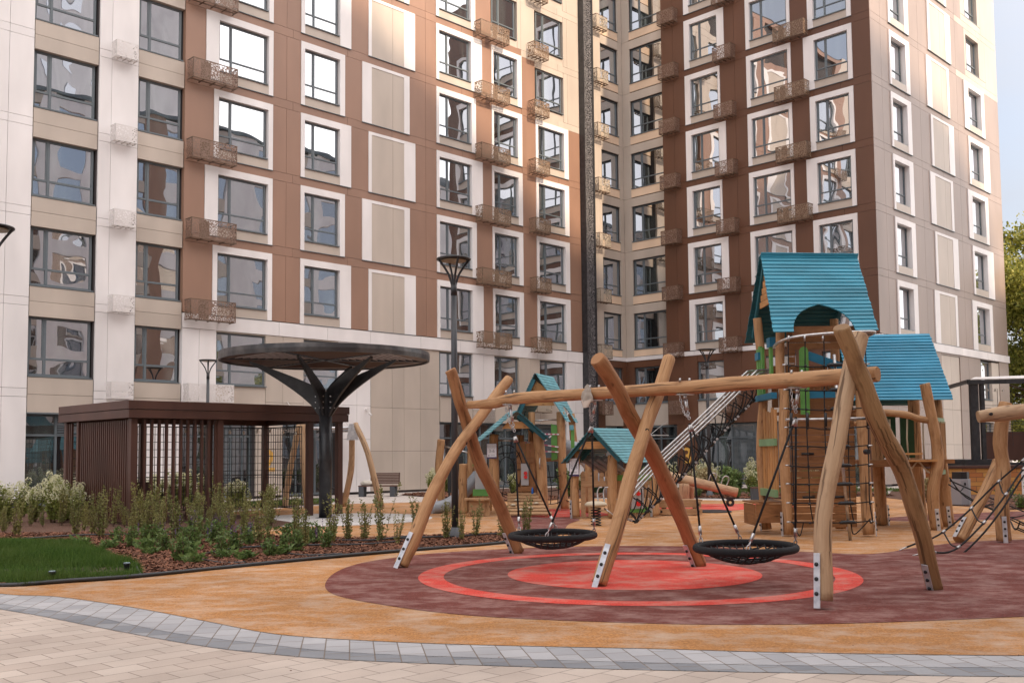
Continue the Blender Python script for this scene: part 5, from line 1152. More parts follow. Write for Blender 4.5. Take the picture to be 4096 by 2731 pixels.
# ------------------------------------------------------------------ the other swing behind the pavilion
def back_swing():
    root = empty('log_swing', (-5.6, 31.7, 0), 0, 'distant log swing with galvanised crossbar standing behind the round canopy', 'swing frame')
    L_ = lambda *p: [(x+5.6, y-31.7, z) for x, y, z in p]
    for pts, d in ((L_((-6.34, 31.2, .03), (-6.52, 31.4, 1.4), (-6.58, 31.6, 2.62)), (-1, -.6, 0)), (L_((-7.3, 32.4, .03), (-7.1, 32.2, 1.2), (-6.75, 31.9, 2.6)), None),
                   (L_((-5.36, 32.0, .03), (-5.1, 31.9, 1.3), (-5.06, 31.75, 2.6)), (-1, -.6, 0)), (L_((-4.05, 31.1, .03), (-4.5, 31.3, 1.7), (-4.92, 31.55, 2.62)), (-1, -.6, 0))):
        lg = log(root, 'leg', pts, (.10, .095, .09), 'log_pale')
        if d: bracket(lg, pts[0], pts[1], .092, d, .42)
    b = MB(); b.tube([(-.98, -.1, 2.48), (.72, -.1, 2.48)], .045, 8); b.prism([(.42, 2.10), (.78, 2.10), (.74, 2.60), (.5, 2.60)], 0, .02, Matrix.Translation((0, -.22, 0)) @ Matrix.Rotation(math.pi/2, 4, 'X')); b.build('crossbar', M['plate'], root)
    c = MB(); rp = MB()
    for x in (-.45, .15): chain(c, (x, -.1, 2.44), (x, -.1, 1.9), 9, .007, .018); rp.tube([(x, -.1, 1.9), (x, -.1, .62)], .012, 6)
    c.build('chain', M['steel'], root); q = rp.build('ropes', M['rope'], root); s_ = MB(); s_.box(-.5, .2, -.2, .0, .58, .62); s_.build('seat', M['bolt'], root)
back_swing()

# ------------------------------------------------------------------ round canopy
def canopy():
    root = empty('round_canopy', (-4.86, 26.2, 0), 0, 'dark steel mushroom canopy with a round slatted roof on one pole', 'canopy')
    mb = MB(); mb.tube([(0, 0, 0), (0, 0, 3.28)], .165, 28); mb.lathe([(.26, 0), (.26, .02), (.17, .03)], 24); mb.build('pole', M['canopy_steel'], root)
    r_ = 2.70; z0, z1 = 4.06, 4.27; n = 72; rim = MB()
    prof = [(r_, z0), (r_+.012, (z0+z1)/2), (r_, z1), (r_-.05, z1), (r_-.05, z0)]
    for i in range(len(prof)):
        a_, b_ = prof[i], prof[(i+1) % len(prof)]
        for k in range(n):
            t0, t1 = 2*math.pi*k/n, 2*math.pi*(k+1)/n; b = len(rim.v)
            rim.v += [(a_[0]*math.cos(t0), a_[0]*math.sin(t0), a_[1]), (a_[0]*math.cos(t1), a_[0]*math.sin(t1), a_[1]), (b_[0]*math.cos(t1), b_[0]*math.sin(t1), b_[1]), (b_[0]*math.cos(t0), b_[0]*math.sin(t0), b_[1])]; rim.face((b, b+1, b+2, b+3))
    rim.build('rim', M['canopy_rim'], root)
    # slats between six radial beams
    sp = MB(); sl_ = MB(); rr_ = r_-.06
    for k in range(6):
        a = R(15+60*k); sp.bar((.05*math.cos(a), .05*math.sin(a), 4.12), (rr_*math.cos(a), rr_*math.sin(a), 4.12), .09, .07)
        a2 = a+R(60); ac = a+R(30)
        for j in range(2, 14):
            d = rr_*j/14*math.cos(R(30)); half = d*math.tan(R(30)); c = Vector((d*math.cos(ac), d*math.sin(ac), 4.15)); s_ = Vector((-math.sin(ac), math.cos(ac), 0)); tilt = Vector((math.cos(ac)*.62, math.sin(ac)*.62, .78))
            sl_.bar(c-s_*(half-.05), c+s_*(half-.05), .15, .02, tilt)
        poly = []
        d = rr_*math.cos(R(30))
        for q in range(9): t = a+R(60)*q/8; poly.append((rr_*math.cos(t), rr_*math.sin(t)))
        d2 = rr_*13.4/14*math.cos(R(30)); poly.append((d2/math.cos(R(30))*math.cos(a2), d2/math.cos(R(30))*math.sin(a2))); poly.append((d2/math.cos(R(30))*math.cos(a), d2/math.cos(R(30))*math.sin(a))); sl_.prism(poly, 4.10, 4.115)
    sp.build('radial_beam', M['canopy_steel'], root); sl_.build('roof_slats', M['canopy_wood'], root)
    for k in range(5):
        a = R([187, 258, 318, 350, 75][k]); L1 = [1.95, 1.75, 1.85, 1.9, 1.6][k]
        ar = MB(); n_ = 8
        for j in range(n_):                   # curved tapering plate
            t0, t1 = j/n_, (j+1)/n_
            def up(t): return Vector((.1+(L1-.1)*t, 0, 3.32+(4.08-3.32)*(t**.85)))
            def lo(t): return Vector((.15+(L1-.15)*t, 0, 2.62+(4.02-2.62)*(t**.72)))
            q = [lo(t0), lo(t1), up(t1), up(t0)]; b = len(ar.v); Mz = Matrix.Rotation(a, 4, 'Z')
            for s_ in (-.035, .035):
                for p in q: ar.v.append(tuple(Mz @ (p+Vector((0, s_, 0)))))
            ar.face((b, b+1, b+2, b+3)); ar.face((b+4, b+7, b+6, b+5))
            for m_ in range(4): m2 = (m_+1) % 4; ar.face((b+m_, b+4+m_, b+4+m2, b+m2))
        ar.build('arm', M['canopy_steel'], root)
    bo = MB()
    for k in range(5):
        a = R([187, 258, 318, 350, 75][k])
        for z in (2.85, 3.0, 3.15): p = Vector((.26*math.cos(a)-.05*math.sin(a), .26*math.sin(a)+.05*math.cos(a), z)); bo.tube([p, p+Vector((math.sin(a), -math.cos(a), 0))*.12], .016, 6)
    bo.build('bolts', M['plate'], root)
M['canopy_steel'] = mat('anthracite painted steel', (.022, .023, .027), .38); noise_col(M['canopy_steel'], (.017, .018, .021), (.04, .041, .045), 5, 6, .4, .75)
M['canopy_rim'] = mat('brushed dark rim', (.06, .055, .055), .38, .35); noise_col(M['canopy_rim'], (.045, .042, .043), (.12, .11, .105), 2.5, 8, .4, .7)
M['canopy_wood'] = mat('brown slats', (.10, .06, .045), .5)
canopy()

# ------------------------------------------------------------------ slatted pavilion
M['pav'] = mat('brown powder coat', (.075, .030, .020), .5); noise_col(M['pav'], (.062, .024, .016), (.092, .038, .026), 1.5, 5, stretch=(1, 1, .3))
def bulb(parent, x, y, z, i):
    b = MB(); b.lathe([(.012, .05), (.02, .03), (.036, -.01), (.036, -.035), (.022, -.06), (.004, -.068)], 12, Matrix.Translation((x, y, z))); return b.build('bulb', M['bulb'], parent)
M['bulb'] = mat('opal bulb', (.85, .82, .74), .3)
def pavilion():
    root = empty('slatted_pavilion', (-8.92, 23.55, 0), AL, 'dark brown slatted garden pavilion with flat roof among the shrubs', 'pavilion')
    W_, D_ = 6.05, 3.95; H_ = 2.95
    rf = MB(); rf.box(-.08, W_+.08, -.08, D_+.08, 2.87, H_-.02); rf.box(-.10, W_+.10, -.10, -.04, 2.54, 2.74); rf.box(-.12, W_+.12, -.12, -.05, 2.75, H_)
    rf.box(-.10, W_+.10, D_+.04, D_+.10, 2.54, H_); rf.box(-.10, -.04, -.04, D_+.04, 2.54, 2.74); rf.box(-.12, -.05, -.05, D_+.05, 2.75, H_); rf.box(W_+.04, W_+.10, -.04, D_+.04, 2.54, H_); rf.build('roof', M['pav'], root, bevel=.006)
    for x, y in ((.09, .09), (W_-.09, .09), (.09, D_-.09), (W_-.09, D_-.09), (2.32, .09), (2.1, D_-.09), (4.1, D_-.09), (5.0, .09)):
        p = MB(); p.box(x-.08, x+.08, y-.08, y+.08, 0, 2.54); p.build('post', M['pav'], root, bevel=.008)
    # dense slats on the left side, open slats at the front
    s_ = MB(); y = .22
    while y < 2.95: s_.box(.03, .085, y, y+.05, .12, 2.5); y += .115
    s_.box(.03, .07, .1, 3.0, .1, .16); s_.box(.02, .12, 3.05, 3.17, .1, 2.54)
    y = 3.5
    while y < 3.8: s_.box(.03, .085, y, y+.05, .1, 2.5); y += .115
    s_.build('slat_screen', M['pav'], root, 'dense vertical slats on the left side')
    f_ = MB()
    for k in range(11): x = .34+k*.185; f_.box(x, x+.055, .05, .13, .1, 2.52)
    f_.build('slat_screen', M['pav'], root, 'open vertical slats at the front')
    # lattice screens at the rear and right
    def lattice(x0, x1, y, along='x'):
        m_ = MB(); u = x0
        while u < x1: (m_.box(u, u+.014, y-.007, y+.007, .12, 2.45) if along == 'x' else m_.box(y-.007, y+.007, u, u+.014, .12, 2.45)); u += .125
        z = .14
        while z < 2.45: (m_.box(x0, x1, y-.009, y+.009, z, z+.016) if along == 'x' else m_.box(y-.009, y+.009, x0, x1, z, z+.016)); z += .21
        for z in (.1, 1.05, 2.45): (m_.box(x0, x1, y-.012, y+.012, z, z+.03) if along == 'x' else m_.box(y-.012, y+.012, x0, x1, z, z+.03))
        m_.build('lattice_screen', M['pav_dark'], root)
    lattice(.2, 2.0, D_-.1); lattice(2.2, 4.0, D_-.1); lattice(4.2, W_-.2, D_-.1); lattice(1.9, 3.8, W_-.09, 'y')
    bn = MB(); bn.box(.5, 2.2, 2.9, 3.4, .42, .48); bn.box(.5, 2.2, 3.4, 3.45, .5, .95); bn.box(.6, .7, 2.95, 3.4, 0, .42); bn.box(2.0, 2.1, 2.95, 3.4, 0, .42); bn.box(.3, .7, .6, 2.6, .42, .48); bn.build('bench', M['pav'], root)
    for i in range(9):
        bulb(root, 2.0+i*.46, 1.2+.25*i*.3, 2.30+.03*math.sin(i*1.3), i)
    wi = MB(); wi.tube(smooth_path([(2.0+i*.46, 1.2+.075*i, 2.36+.03*math.sin(i*1.3)) for i in range(9)], 3), .006, 5); wi.build('light_cable', M['bolt'], root)
M['pav_dark'] = mat('dark lattice', (.016, .014, .014), .5)
pavilion()

# ------------------------------------------------------------------ lamp posts
M['lampsteel'] = mat('grey lamp steel', (.045, .047, .053), .42)
def lamp_proto():
    root = empty('lamp_post', (-1.11, 19.34, 0), 0, 'dark lamp post with ring head standing beside the left legs of the log swing', 'lamp post', 'ring headed lamp posts')
    p = MB(); p.tube([(0, 0, 0), (0, 0, 3.2), (0, 0, 4.72)], [.068, .062, .055], 20); p.build('pole', M['lampsteel'], root)
    bs = MB(); bs.lathe([(.175, 0), (.175, .03), (.13, .10), (.075, .23)], 24); bs.build('base_cone', M['lampbase'], root)
    cl = MB(); cl.tube([(0, 0, 4.68), (0, 0, 4.92)], .058, 16); cl.build('collar', M['frame_dark'], root)
    hd = MB(); r_ = .315; hd.tube([(r_*math.cos(a), r_*math.sin(a), 5.39) for a in [2*math.pi*k/36 for k in range(36)]], .022, 8, closed=True); hd.lathe([(r_-.02, 5.375), (r_-.02, 5.40), (.01, 5.41)], 32); hd.build('head', M['frame_dark'], root)
    em = MB(); em.lathe([(.24, 5.352), (.24, 5.368)], 28); em.build('diffuser', M['lampglass'], root)
    for k in range(4):
        a = R(20+90*k); c, s_ = math.cos(a), math.sin(a); ar = MB(); ar.tube(smooth_path([(.03*c, .03*s_, 4.86), (.07*c, .07*s_, 5.0), (.12*c, .12*s_, 5.12), (.22*c, .22*s_, 5.27), (.30*c, .30*s_, 5.37)], 4), [.022, .016, .014, .014, .016][0], 8); ar.build('arm', M['frame_dark'], root)
    return root
M['lampbase'] = mat('worn grey cone', (.085, .09, .1), .6); M['lampglass'] = mat('lamp lens', (.3, .24, .16), .4)
lp = lamp_proto()
for (x, y, lab) in ((-10.72, 35.4, 'small distant lamp post with ring head rising behind the pavilion roof'), (-8.50, 16.3, 'lamp post at the left edge with only its ring head in view'), (7.2, 37.0, 'distant lamp post seen through the sloping rope net')):
    c = copy_tree(lp); c.location = (x, y, 0); c['label'] = lab
    if y > 35 and x < 0: c.scale = (.93,)*3
# ------------------------------------------------------------------ benches, sack, bin, planter
def bench(x, y, rz, label):
    root = empty('park_bench', (x, y, 0), rz, label, 'bench', 'dark slatted benches')
    s_ = MB()
    for k in range(5): s_.box(-.78, .78, -.25+k*.1, -.165+k*.1, .40, .44)
    s_.build('seat', M['bench_wood'], root)
    b = MB()
    for k in range(7): b.box(-.40, .78, .26+.012*k, .285+.012*k, .50+k*.062, .55+k*.062)
    for xx in (-.36, .74): b.bar((xx, .29, .42), (xx, .39, .93), .04, .03)
    b.build('backrest', M['bench_wood'], root)
    for xx in (-.66, .58): l_ = MB(); l_.prism([(-.24, 0), (.26, 0), (.30, .40), (-.26, .40)], 0, .2, Matrix.Translation((xx, 0, 0)) @ Matrix.Rotation(math.pi/2, 4, 'Z') @ Matrix.Rotation(math.pi/2, 4, 'X') @ Matrix.Translation((0, 0, -.1))); l_.build('leg', M['bench_leg'], root)
    return root
M['bench_wood'] = mat('brown bench slats', (.10, .045, .032), .5); M['bench_leg'] = mat('dark concrete leg', (.07, .075, .085), .8)
bench(-5.28, 39.85, R(-5), 'dark slatted bench with a pale sack on it in front of the beige wall')
bench(8.75, 33.8, R(-4), 'dark slatted bench half hidden behind the left post of the play tower')
def sack():
    mb = MB(); n, m_ = 20, 12
    for i in range(m_+1):
        t = math.pi*i/m_
        for k in range(n):
            a = 2*math.pi*k/n; p = Vector((.30*math.sin(t)*math.cos(a), .2*math.sin(t)*math.sin(a), .11*math.cos(t))); p *= 1+.28*mnoise.noise(p*9); mb.v.append((p.x, p.y, max(p.z, -.09)))
    for i in range(m_):
        for k in range(n): k2 = (k+1) % n; mb.face((i*n+k, (i+1)*n+k, (i+1)*n+k2, i*n+k2), None, True)
    o = mb.build('sack', M['sackcloth']); o.location = (-5.72, 39.8, .535); tag(o, 'crumpled pale sack lying on the left end of the bench', 'sack')
M['sackcloth'] = mat('pale sackcloth', (.5, .46, .4), .95); sack()
def bin_():
    root = empty('litter_bin', (12.95, 29.2, 0), R(25), 'grey faceted litter bin in front of the brick planter', 'litter bin')
    b = MB(); q = lambda s_: [(-.2*s_, -.16*s_), (0, -.24*s_), (.24*s_, -.12*s_), (.24*s_, .2*s_), (-.2*s_, .2*s_)]; b.prism(q(1), .04, .78); b.build('body', M['bin'], root, bevel=.01)
    t = MB(); t.prism(q(.86), .78, .98); t.prism(q(.97), 0, .04); t.build('rim', M['bolt'], root); k = MB(); k.box(-.13, -.07, -.222, -.212, .6, .68); k.build('badge', M['bolt'], root)
M['bin'] = mat('grey metal bin', (.30, .30, .33), .5, .2); bin_()
def brick_planter():
    root = empty('brick_planter', (16.4, 36.5, 0), R(-8), 'orange brick planter with dark coping at the right below the pergola', 'planter')
    m = mat('orange bricks', (.5, .2, .05), .8); g = N(m, 'ShaderNodeTexCoord'); mp_ = N(m, 'ShaderNodeMapping'); mp_.inputs['Rotation'].default_value = (math.pi/2, 0, 0); L(m, g.outputs['Object'], mp_.inputs[0]); br = N(m, 'ShaderNodeTexBrick'); br.inputs['Scale'].default_value = 1; br.inputs['Brick Width'].default_value = .46; br.inputs['Row Height'].default_value = .16; br.inputs['Mortar Size'].default_value = .008
    br.inputs['Color1'].default_value = (.56, .27, .07, 1); br.inputs['Color2'].default_value = (.36, .075, .03, 1); br.inputs['Mortar'].default_value = (.10, .06, .04, 1); br.inputs['Bias'].default_value = -.35; L(m, mp_.outputs[0], br.inputs['Vector']); L(m, br.outputs['Color'], bsdf(m).inputs['Base Color'])
    b = MB(); b.box(-1.35, 1.75, -.3, .3, 0, .95); b.build('brick_wall', m, root); c = MB(); c.box(-1.45, 1.85, -.36, .36, .96, 1.05); c.build('coping', M['pav'], root)
    w_ = MB(); w_.box(1.76, 4.5, -.3, .3, 0, 1.02); w_.build('white_brick_wall', M['white'], root)
brick_planter()
def pergola():
    root = empty('pergola', (18.15, 38.2, 0), 0, 'black steel pergola with raised parapet at the right edge', 'pergola')
    # stands further back on a raised plinth: scaled from its posts
    k = 38.2/22.0; X = lambda x: x*k-18.15; Z = lambda z: 1.6+(z-1.6)*k
    p = MB(); p.box(X(10.02), X(10.18), -.1, .1, Z(1.33), Z(3.06)); p.box(X(10.24), X(10.32), -.08, .08, Z(1.33), Z(3.06)); p.build('post', M['frame_dark'], root)
    p = MB(); p.box(X(13.2), X(13.4), 3.5, 3.7, Z(1.33), Z(3.3)); p.build('post', M['frame_dark'], root)
    rf = MB(); rf.bar((X(9.95), -.15, Z(3.08)), (X(14.2), .9, Z(3.16)), .12, .16); rf.bar((X(9.98), -.1, Z(3.10)), (X(10.6), 5.0, Z(3.10)), .12, .14); rf.build('roof_beam', M['frame_dark'], root)
    sh = MB(); b = len(sh.v); sh.v += [(X(10.0), -.2, Z(3.15)), (X(14.2), .85, Z(3.23)), (X(14.2), 1.6, Z(3.36)), (X(10.3), .6, Z(3.22))]; sh.face((0, 1, 2, 3)); o = sh.build('roof_sheet', M['mwhite'], root); sd = o.modifiers.new('thick', 'SOLIDIFY'); sd.thickness = .03
    g = MB()
    for i in range(12): z = Z(1.95)+i*.105; g.bar((X(10.75), 1.6, z), (X(12.6), 2.2, z), .012, .016)
    for i in range(5): x = X(10.75)+i*.62; g.bar((x, 1.6+i*.15, Z(1.7)), (x, 1.6+i*.15, Z(3.0)), .012, .016)
    g.build('wire_screen', M['frame_dark'], root)
    s_ = MB(); s_.box(X(10.95), X(14.2), 2.4, 2.45, Z(1.36), Z(2.02)); s_.build('solid_screen', M['pav'], root)
    w_ = MB(); w_.box(X(9.80), X(14.5), -.35, 3.0, .9, Z(1.26)); w_.build('plinth', M['taupe'], root); c = MB(); c.box(X(9.76), X(10.6), -.42, 2.8, Z(1.262), Z(1.40)); c.box(X(10.6), X(14.5), -.4, -.25, Z(1.262), Z(1.33)); c.build('parapet_cap', M['frame_dark'], root)
    w2 = MB(); w2.box(X(9.9), X(14.5), -.2, 2.9, 0, .9); w2.build('plinth_base', M['concrete'], root)
    for i in range(4): bulb(root, X(10.3+i*.22), .2+i*.2, Z(2.93), i)
pergola()
# ------------------------------------------------------------------ planting
def leafmat(name, c1, c2, rough=.5, trans=.3):
    m = mat(name, c1, rough, spec=.35); g = N(m, 'ShaderNodeNewGeometry'); r = N(m, 'ShaderNodeMix', data_type='RGBA'); r.inputs['A'].default_value = (*c1, 1); r.inputs['B'].default_value = (*c2, 1)
    L(m, g.outputs['Random Per Island'], r.inputs['Factor']); L(m, r.outputs['Result'], bsdf(m).inputs['Base Color'])
    tl = N(m, 'ShaderNodeBsdfTranslucent'); L(m, r.outputs['Result'], tl.inputs['Color']); ms = N(m, 'ShaderNodeMixShader'); ms.inputs[0].default_value = trans
    L(m, bsdf(m).outputs[0], ms.inputs[1]); L(m, tl.outputs[0], ms.inputs[2]); L(m, ms.outputs[0], m.node_tree.nodes['Material Output'].inputs['Surface']); return m
M['leaf_shrub'] = leafmat('olive shrub leaf', (.10, .12, .035), (.30, .30, .11))
M['leaf_low'] = leafmat('green perennial leaf', (.07, .125, .035), (.21, .29, .09))
M['leaf_yellow'] = leafmat('yellow green leaf', (.15, .19, .04), (.33, .36, .10))
M['grass_blade'] = leafmat('lawn blade', (.03, .085, .01), (.11, .19, .03), .6, .35)
M['flower'] = leafmat('cream hydrangea', (.62, .60, .34), (.80, .78, .62), .7, .3)
M['violet'] = leafmat('violet spike', (.10, .04, .16), (.2, .1, .3)); M['straw'] = leafmat('straw grass', (.35, .27, .14), (.5, .42, .22))
M['stem'] = mat('brown stem', (.10, .06, .03), .8); M['chips'] = leafmat('bark chips', (.06, .022, .013), (.29, .125, .07), .85, 0)
M['tree_leaf'] = leafmat('autumn tinged tree leaf', (.15, .18, .03), (.46, .42, .09)); M['bark'] = mat('bark', (.09, .06, .04), .9)
M['hose'] = mat('black hose', (.035, .038, .042), .5)
def patchy(m, c):
    ms = [n for n in m.node_tree.nodes if n.type == 'MIX'][0]; g = N(m, 'ShaderNodeNewGeometry'); n = N(m, 'ShaderNodeTexNoise', Scale=1.1, Detail=4); L(m, g.outputs['Position'], n.inputs['Vector'])
    r = N(m, 'ShaderNodeMapRange'); r.inputs[1].default_value = .42; r.inputs[2].default_value = .68; L(m, n.outputs['Fac'], r.inputs[0]); x = N(m, 'ShaderNodeMix', data_type='RGBA'); x.inputs['B'].default_value = (*c, 1)
    L(m, ms.outputs['Result'], x.inputs['A']); L(m, r.outputs[0], x.inputs['Factor'])
    for n_ in [bsdf(m)]: L(m, x.outputs['Result'], n_.inputs['Base Color'])
patchy(M['grass_blade'], (.10, .15, .03)); patchy(M['leaf_shrub'], (.33, .30, .10))
rnd = random.Random(77)
def leaf(mb, p, d, n_, L_, w_):
    """pointed leaf of two triangles folded a little"""
    d = d.normalized(); s_ = d.cross(n_).normalized(); b = len(mb.v); m_ = p+d*L_*.45
    mb.v += [tuple(p), tuple(m_+s_*w_), tuple(p+d*L_), tuple(m_-s_*w_)]; mb.face((b, b+1, b+2, b+3))
def rv(r): return Vector((r.gauss(0, 1), r.gauss(0, 1), r.gauss(0, 1)))
def shrub_mesh(seed, h, w_, nst, per, leafL, lm, name='foliage', top=None):
    r = random.Random(seed); root = None; fo = MB(); st = MB(); fl = MB(); hasf = False
    for k in range(nst):
        a = r.uniform(0, 6.283); rr = abs(r.gauss(0, .5))*w_; hh = h*r.uniform(.6, 1.05); b = Vector((.05*math.cos(a), .05*math.sin(a), 0)); t = Vector((rr*math.cos(a), rr*math.sin(a), hh)); mid = b.lerp(t, .5)+Vector((r.gauss(0, .03), r.gauss(0, .03), 0)); P = smooth_path([b, mid, t], 5)
        st.tube(P[::2], [.006, .005, .005, .004, .003, .002][:len(P[::2])], 4, caps=False)
        for j in range(per):
            u = r.uniform(.12, 1); i = min(int(u*(len(P)-1)), len(P)-2); p = P[i].lerp(P[i+1], u*(len(P)-1)-i); d = Vector((r.gauss(0, 1), r.gauss(0, 1), r.uniform(.1, 1.1))); ll = leafL*r.uniform(.6, 1.2)*(1.1-.35*u); leaf(fo, p, d, rv(r), ll, ll*.24)
        if top and r.random() < top[1]:
            hasf = True
            if top[0] == 'ball':
                R_ = r.uniform(.05, .085)
                for q in range(60): n_ = rv(r).normalized(); p = t+Vector((n_.x*R_, n_.y*R_, n_.z*R_*1.15+R_*.4)); leaf(fl, p, n_+rv(r)*.4, rv(r), .035, .014)
            else:
                for q in range(26): z = q/26*.16; p = t+Vector((r.gauss(0, .007), r.gauss(0, .007), z)); leaf(fl, p, rv(r), rv(r), .018, .006)
    return fo, st, (fl if hasf else None)
def plant_proto(name, seed, h, w_, nst, per, leafL, lm, top=None, fm='flower'):
    fo, st, fl = shrub_mesh(seed, h, w_, nst, per, leafL, lm, top=top); root = empty(name, (0, 0, 0)); fo.build('foliage', M[lm], root); st.build('stems', M['stem'], root)
    if fl: fl.build('flowers', M[fm], root)
    return root
def place(protos, used, i, x, y, s_, label, cat, group, z=.03):
    p = protos[i]; o = p if not used.get(p.name) else copy_tree(p); used[p.name] = 1
    o.location = (x, y, z); o.scale = (s_, s_, s_*rnd.uniform(.9, 1.1)); o.rotation_euler.z = rnd.uniform(0, 6.28); tag(o, label, cat, group); return o
def inpoly(x, y, P):
    c = False; j = len(P)-1
    for i in range(len(P)):
        if (P[i][1] > y) != (P[j][1] > y) and x < (P[j][0]-P[i][0])*(y-P[i][1])/(P[j][1]-P[i][1])+P[i][0]: c = not c
        j = i
    return c
used = {}
shr = [plant_proto('shrub', 100+i, 1.1, .36, 8+3*(i % 3), 60, .072, 'leaf_shrub') for i in range(5)]
low = [plant_proto('perennial', 200+i, .33, .21, 13, 24, .075, 'leaf_low', ('spike', .16 if i else 0), 'violet') for i in range(4)]
ros = [plant_proto('rosette_plant', 300+i, .14, .22, 12, 6, .15, 'leaf_low') for i in range(2)]
hyd = [plant_proto('hydrangea', 400+i, .85, .38, 20, 46, .095, 'leaf_yellow', ('ball', .55)) for i in range(4)]
gra = [plant_proto('tall_plant', 500+i, .62, .34, 60, 10, .15, 'leaf_low' if i else 'straw') for i in range(2)]
# rows of shrubs: (x, y, scale) read along the bed, denser at the left and thin single plants towards the swing
row = [(-.25, 19.0, .72), (-1.75, 18.3, .78), (-1.25, 18.9, .62), (-2.35, 18.1, .9), (-2.75, 18.6, .75), (-3.25, 18.0, .8), (-3.9, 18.3, .85), (-3.6, 17.5, .6), (-4.5, 17.9, .85), (-4.95, 18.5, .8), (-.75, 19.2, .7), (.25, 19.25, .72), (-3.05, 18.75, .7), (-2.05, 17.75, .55), (-.95, 18.5, .5), (-5.6, 18.0, .8), (-6.2, 18.6, .9)]
def cond(x, y): return inpoly(x, y, bed) and not inpoly(x, y, lawn)
k = 0
while k < 50:
    x = rnd.uniform(-11.5, -4.6); y = rnd.uniform(17.2, 24)
    v = x/y
    if not cond(x, y): continue
    lx, ly = ((x+8.92)*math.cos(AL)+(y-23.55)*math.sin(AL)), (-(x+8.92)*math.sin(AL)+(y-23.55)*math.cos(AL))
    if -.3 < lx < 6.4 and -.3 < ly < 4.3: continue
    if y < 17.9+max(0, (x+8)*-.3): continue
    if -.405 < v < -.378 and y < 22.3: continue
    if any((x-a)**2+(y-b)**2 < .1 for a, b, _ in row): continue
    row.append((x, y, rnd.uniform(.45, .92))); k += 1
for i, (x, y, s_) in enumerate(row):
    place(shr, used, i % 5, x, y, s_, 'olive leaved young shrub with upright stems in the bark mulch bed', 'shrub', 'olive shrubs in the mulch bed')
k = 0; pl_ = []
while k < 25:
    x = rnd.uniform(-10.5, -3.2); y = rnd.uniform(15.0, 19.4)
    if not cond(x, y) or inpoly(x, y-.45, lawn) or not cond(x, y-1.1) or (y < 16.4+(-x-5)*.2 and rnd.random() < .35) or any((x-a)**2+(y-b)**2 < .22 for a, b in pl_): continue
    pl_.append((x, y))
    place(low, used, rnd.randrange(4), x, y, rnd.uniform(.8, 1.35), 'low green perennial with a few violet spikes in the bark mulch', 'plant', 'low perennials in the mulch bed'); k += 1
for x, y in ((-7.05, 17.6), (-6.3, 17.35), (-5.9, 16.5), (-5.25, 16.3), (-4.55, 15.85), (-4.75, 15.1), (-4.1, 15.5), (-3.7, 16.2), (-5.5, 17.3), (-7.8, 18.4)):
    place(ros, used, rnd.randrange(2), x, y, rnd.uniform(.8, 1.15), 'leafy green rosette on bare bark mulch', 'plant', 'leafy rosettes near the lawn')
def scatter(n, test, protos, label, cat, grp, box, s0, s1):
    k = 0; tries = 0
    while k < n and tries < 4000:
        tries += 1; x, y = rnd.uniform(box[0], box[1]), rnd.uniform(box[2], box[3])
        if not test(x, y): continue
        place(protos, used, rnd.randrange(len(protos)), x, y, rnd.uniform(s0, s1), label, cat, grp); k += 1
scatter(22, lambda x, y: -.56 < x/y < -.40 and (x+.71*(0))*1 < 99 and (y*.712-x*.702*-1) > -99, hyd, 'hydrangea bush with cream flower heads at the left edge by the shop window', 'hydrangea', 'hydrangeas left of the pavilion', (-14.5, -10.4, 23.5, 28), .9, 1.2)
def behind(x, y):
    lx, ly = ((x+8.92)*math.cos(AL)+(y-23.55)*math.sin(AL)), (-(x+8.92)*math.sin(AL)+(y-23.55)*math.cos(AL)); return .5 < lx < 7 and 4.7 < ly < 7
scatter(16, behind, hyd, 'hydrangea bush with cream flower heads behind the pavilion lattice', 'hydrangea', 'hydrangeas behind the pavilion', (-14, -4, 25, 36), .9, 1.15)
scatter(15, lambda x, y: inpoly(x, y, bed3) and y > 38.5 and x > -4.2, hyd, 'hydrangea bush with pale flower heads beside the slatted bench', 'hydrangea', 'hydrangeas beside the bench', (-4.4, .4, 38, 44), .8, 1.15)
scatter(34, lambda x, y: inpoly(x, y, bed2) and y > 37.0, gra+hyd[:1], 'tall soft green planting in front of the dark brown wall', 'plant', 'soft planting in front of the brown wing', (.6, 13.4, 36, 44), .9, 1.5)
scatter(18, lambda x, y: inpoly(x, y, bed2) and y < 37.6, low, 'small green plant at the front of the far mulch bed', 'plant', 'small plants of the far bed', (4.5, 13.4, 34, 38), 1, 1.5)
scatter(14, lambda x, y: inpoly(x, y, bed5) and y < 33, low+gra, 'green plant in the mulch bed right of the litter bin', 'plant', 'plants beside the litter bin', (12.8, 20, 27, 34), .9, 1.4)
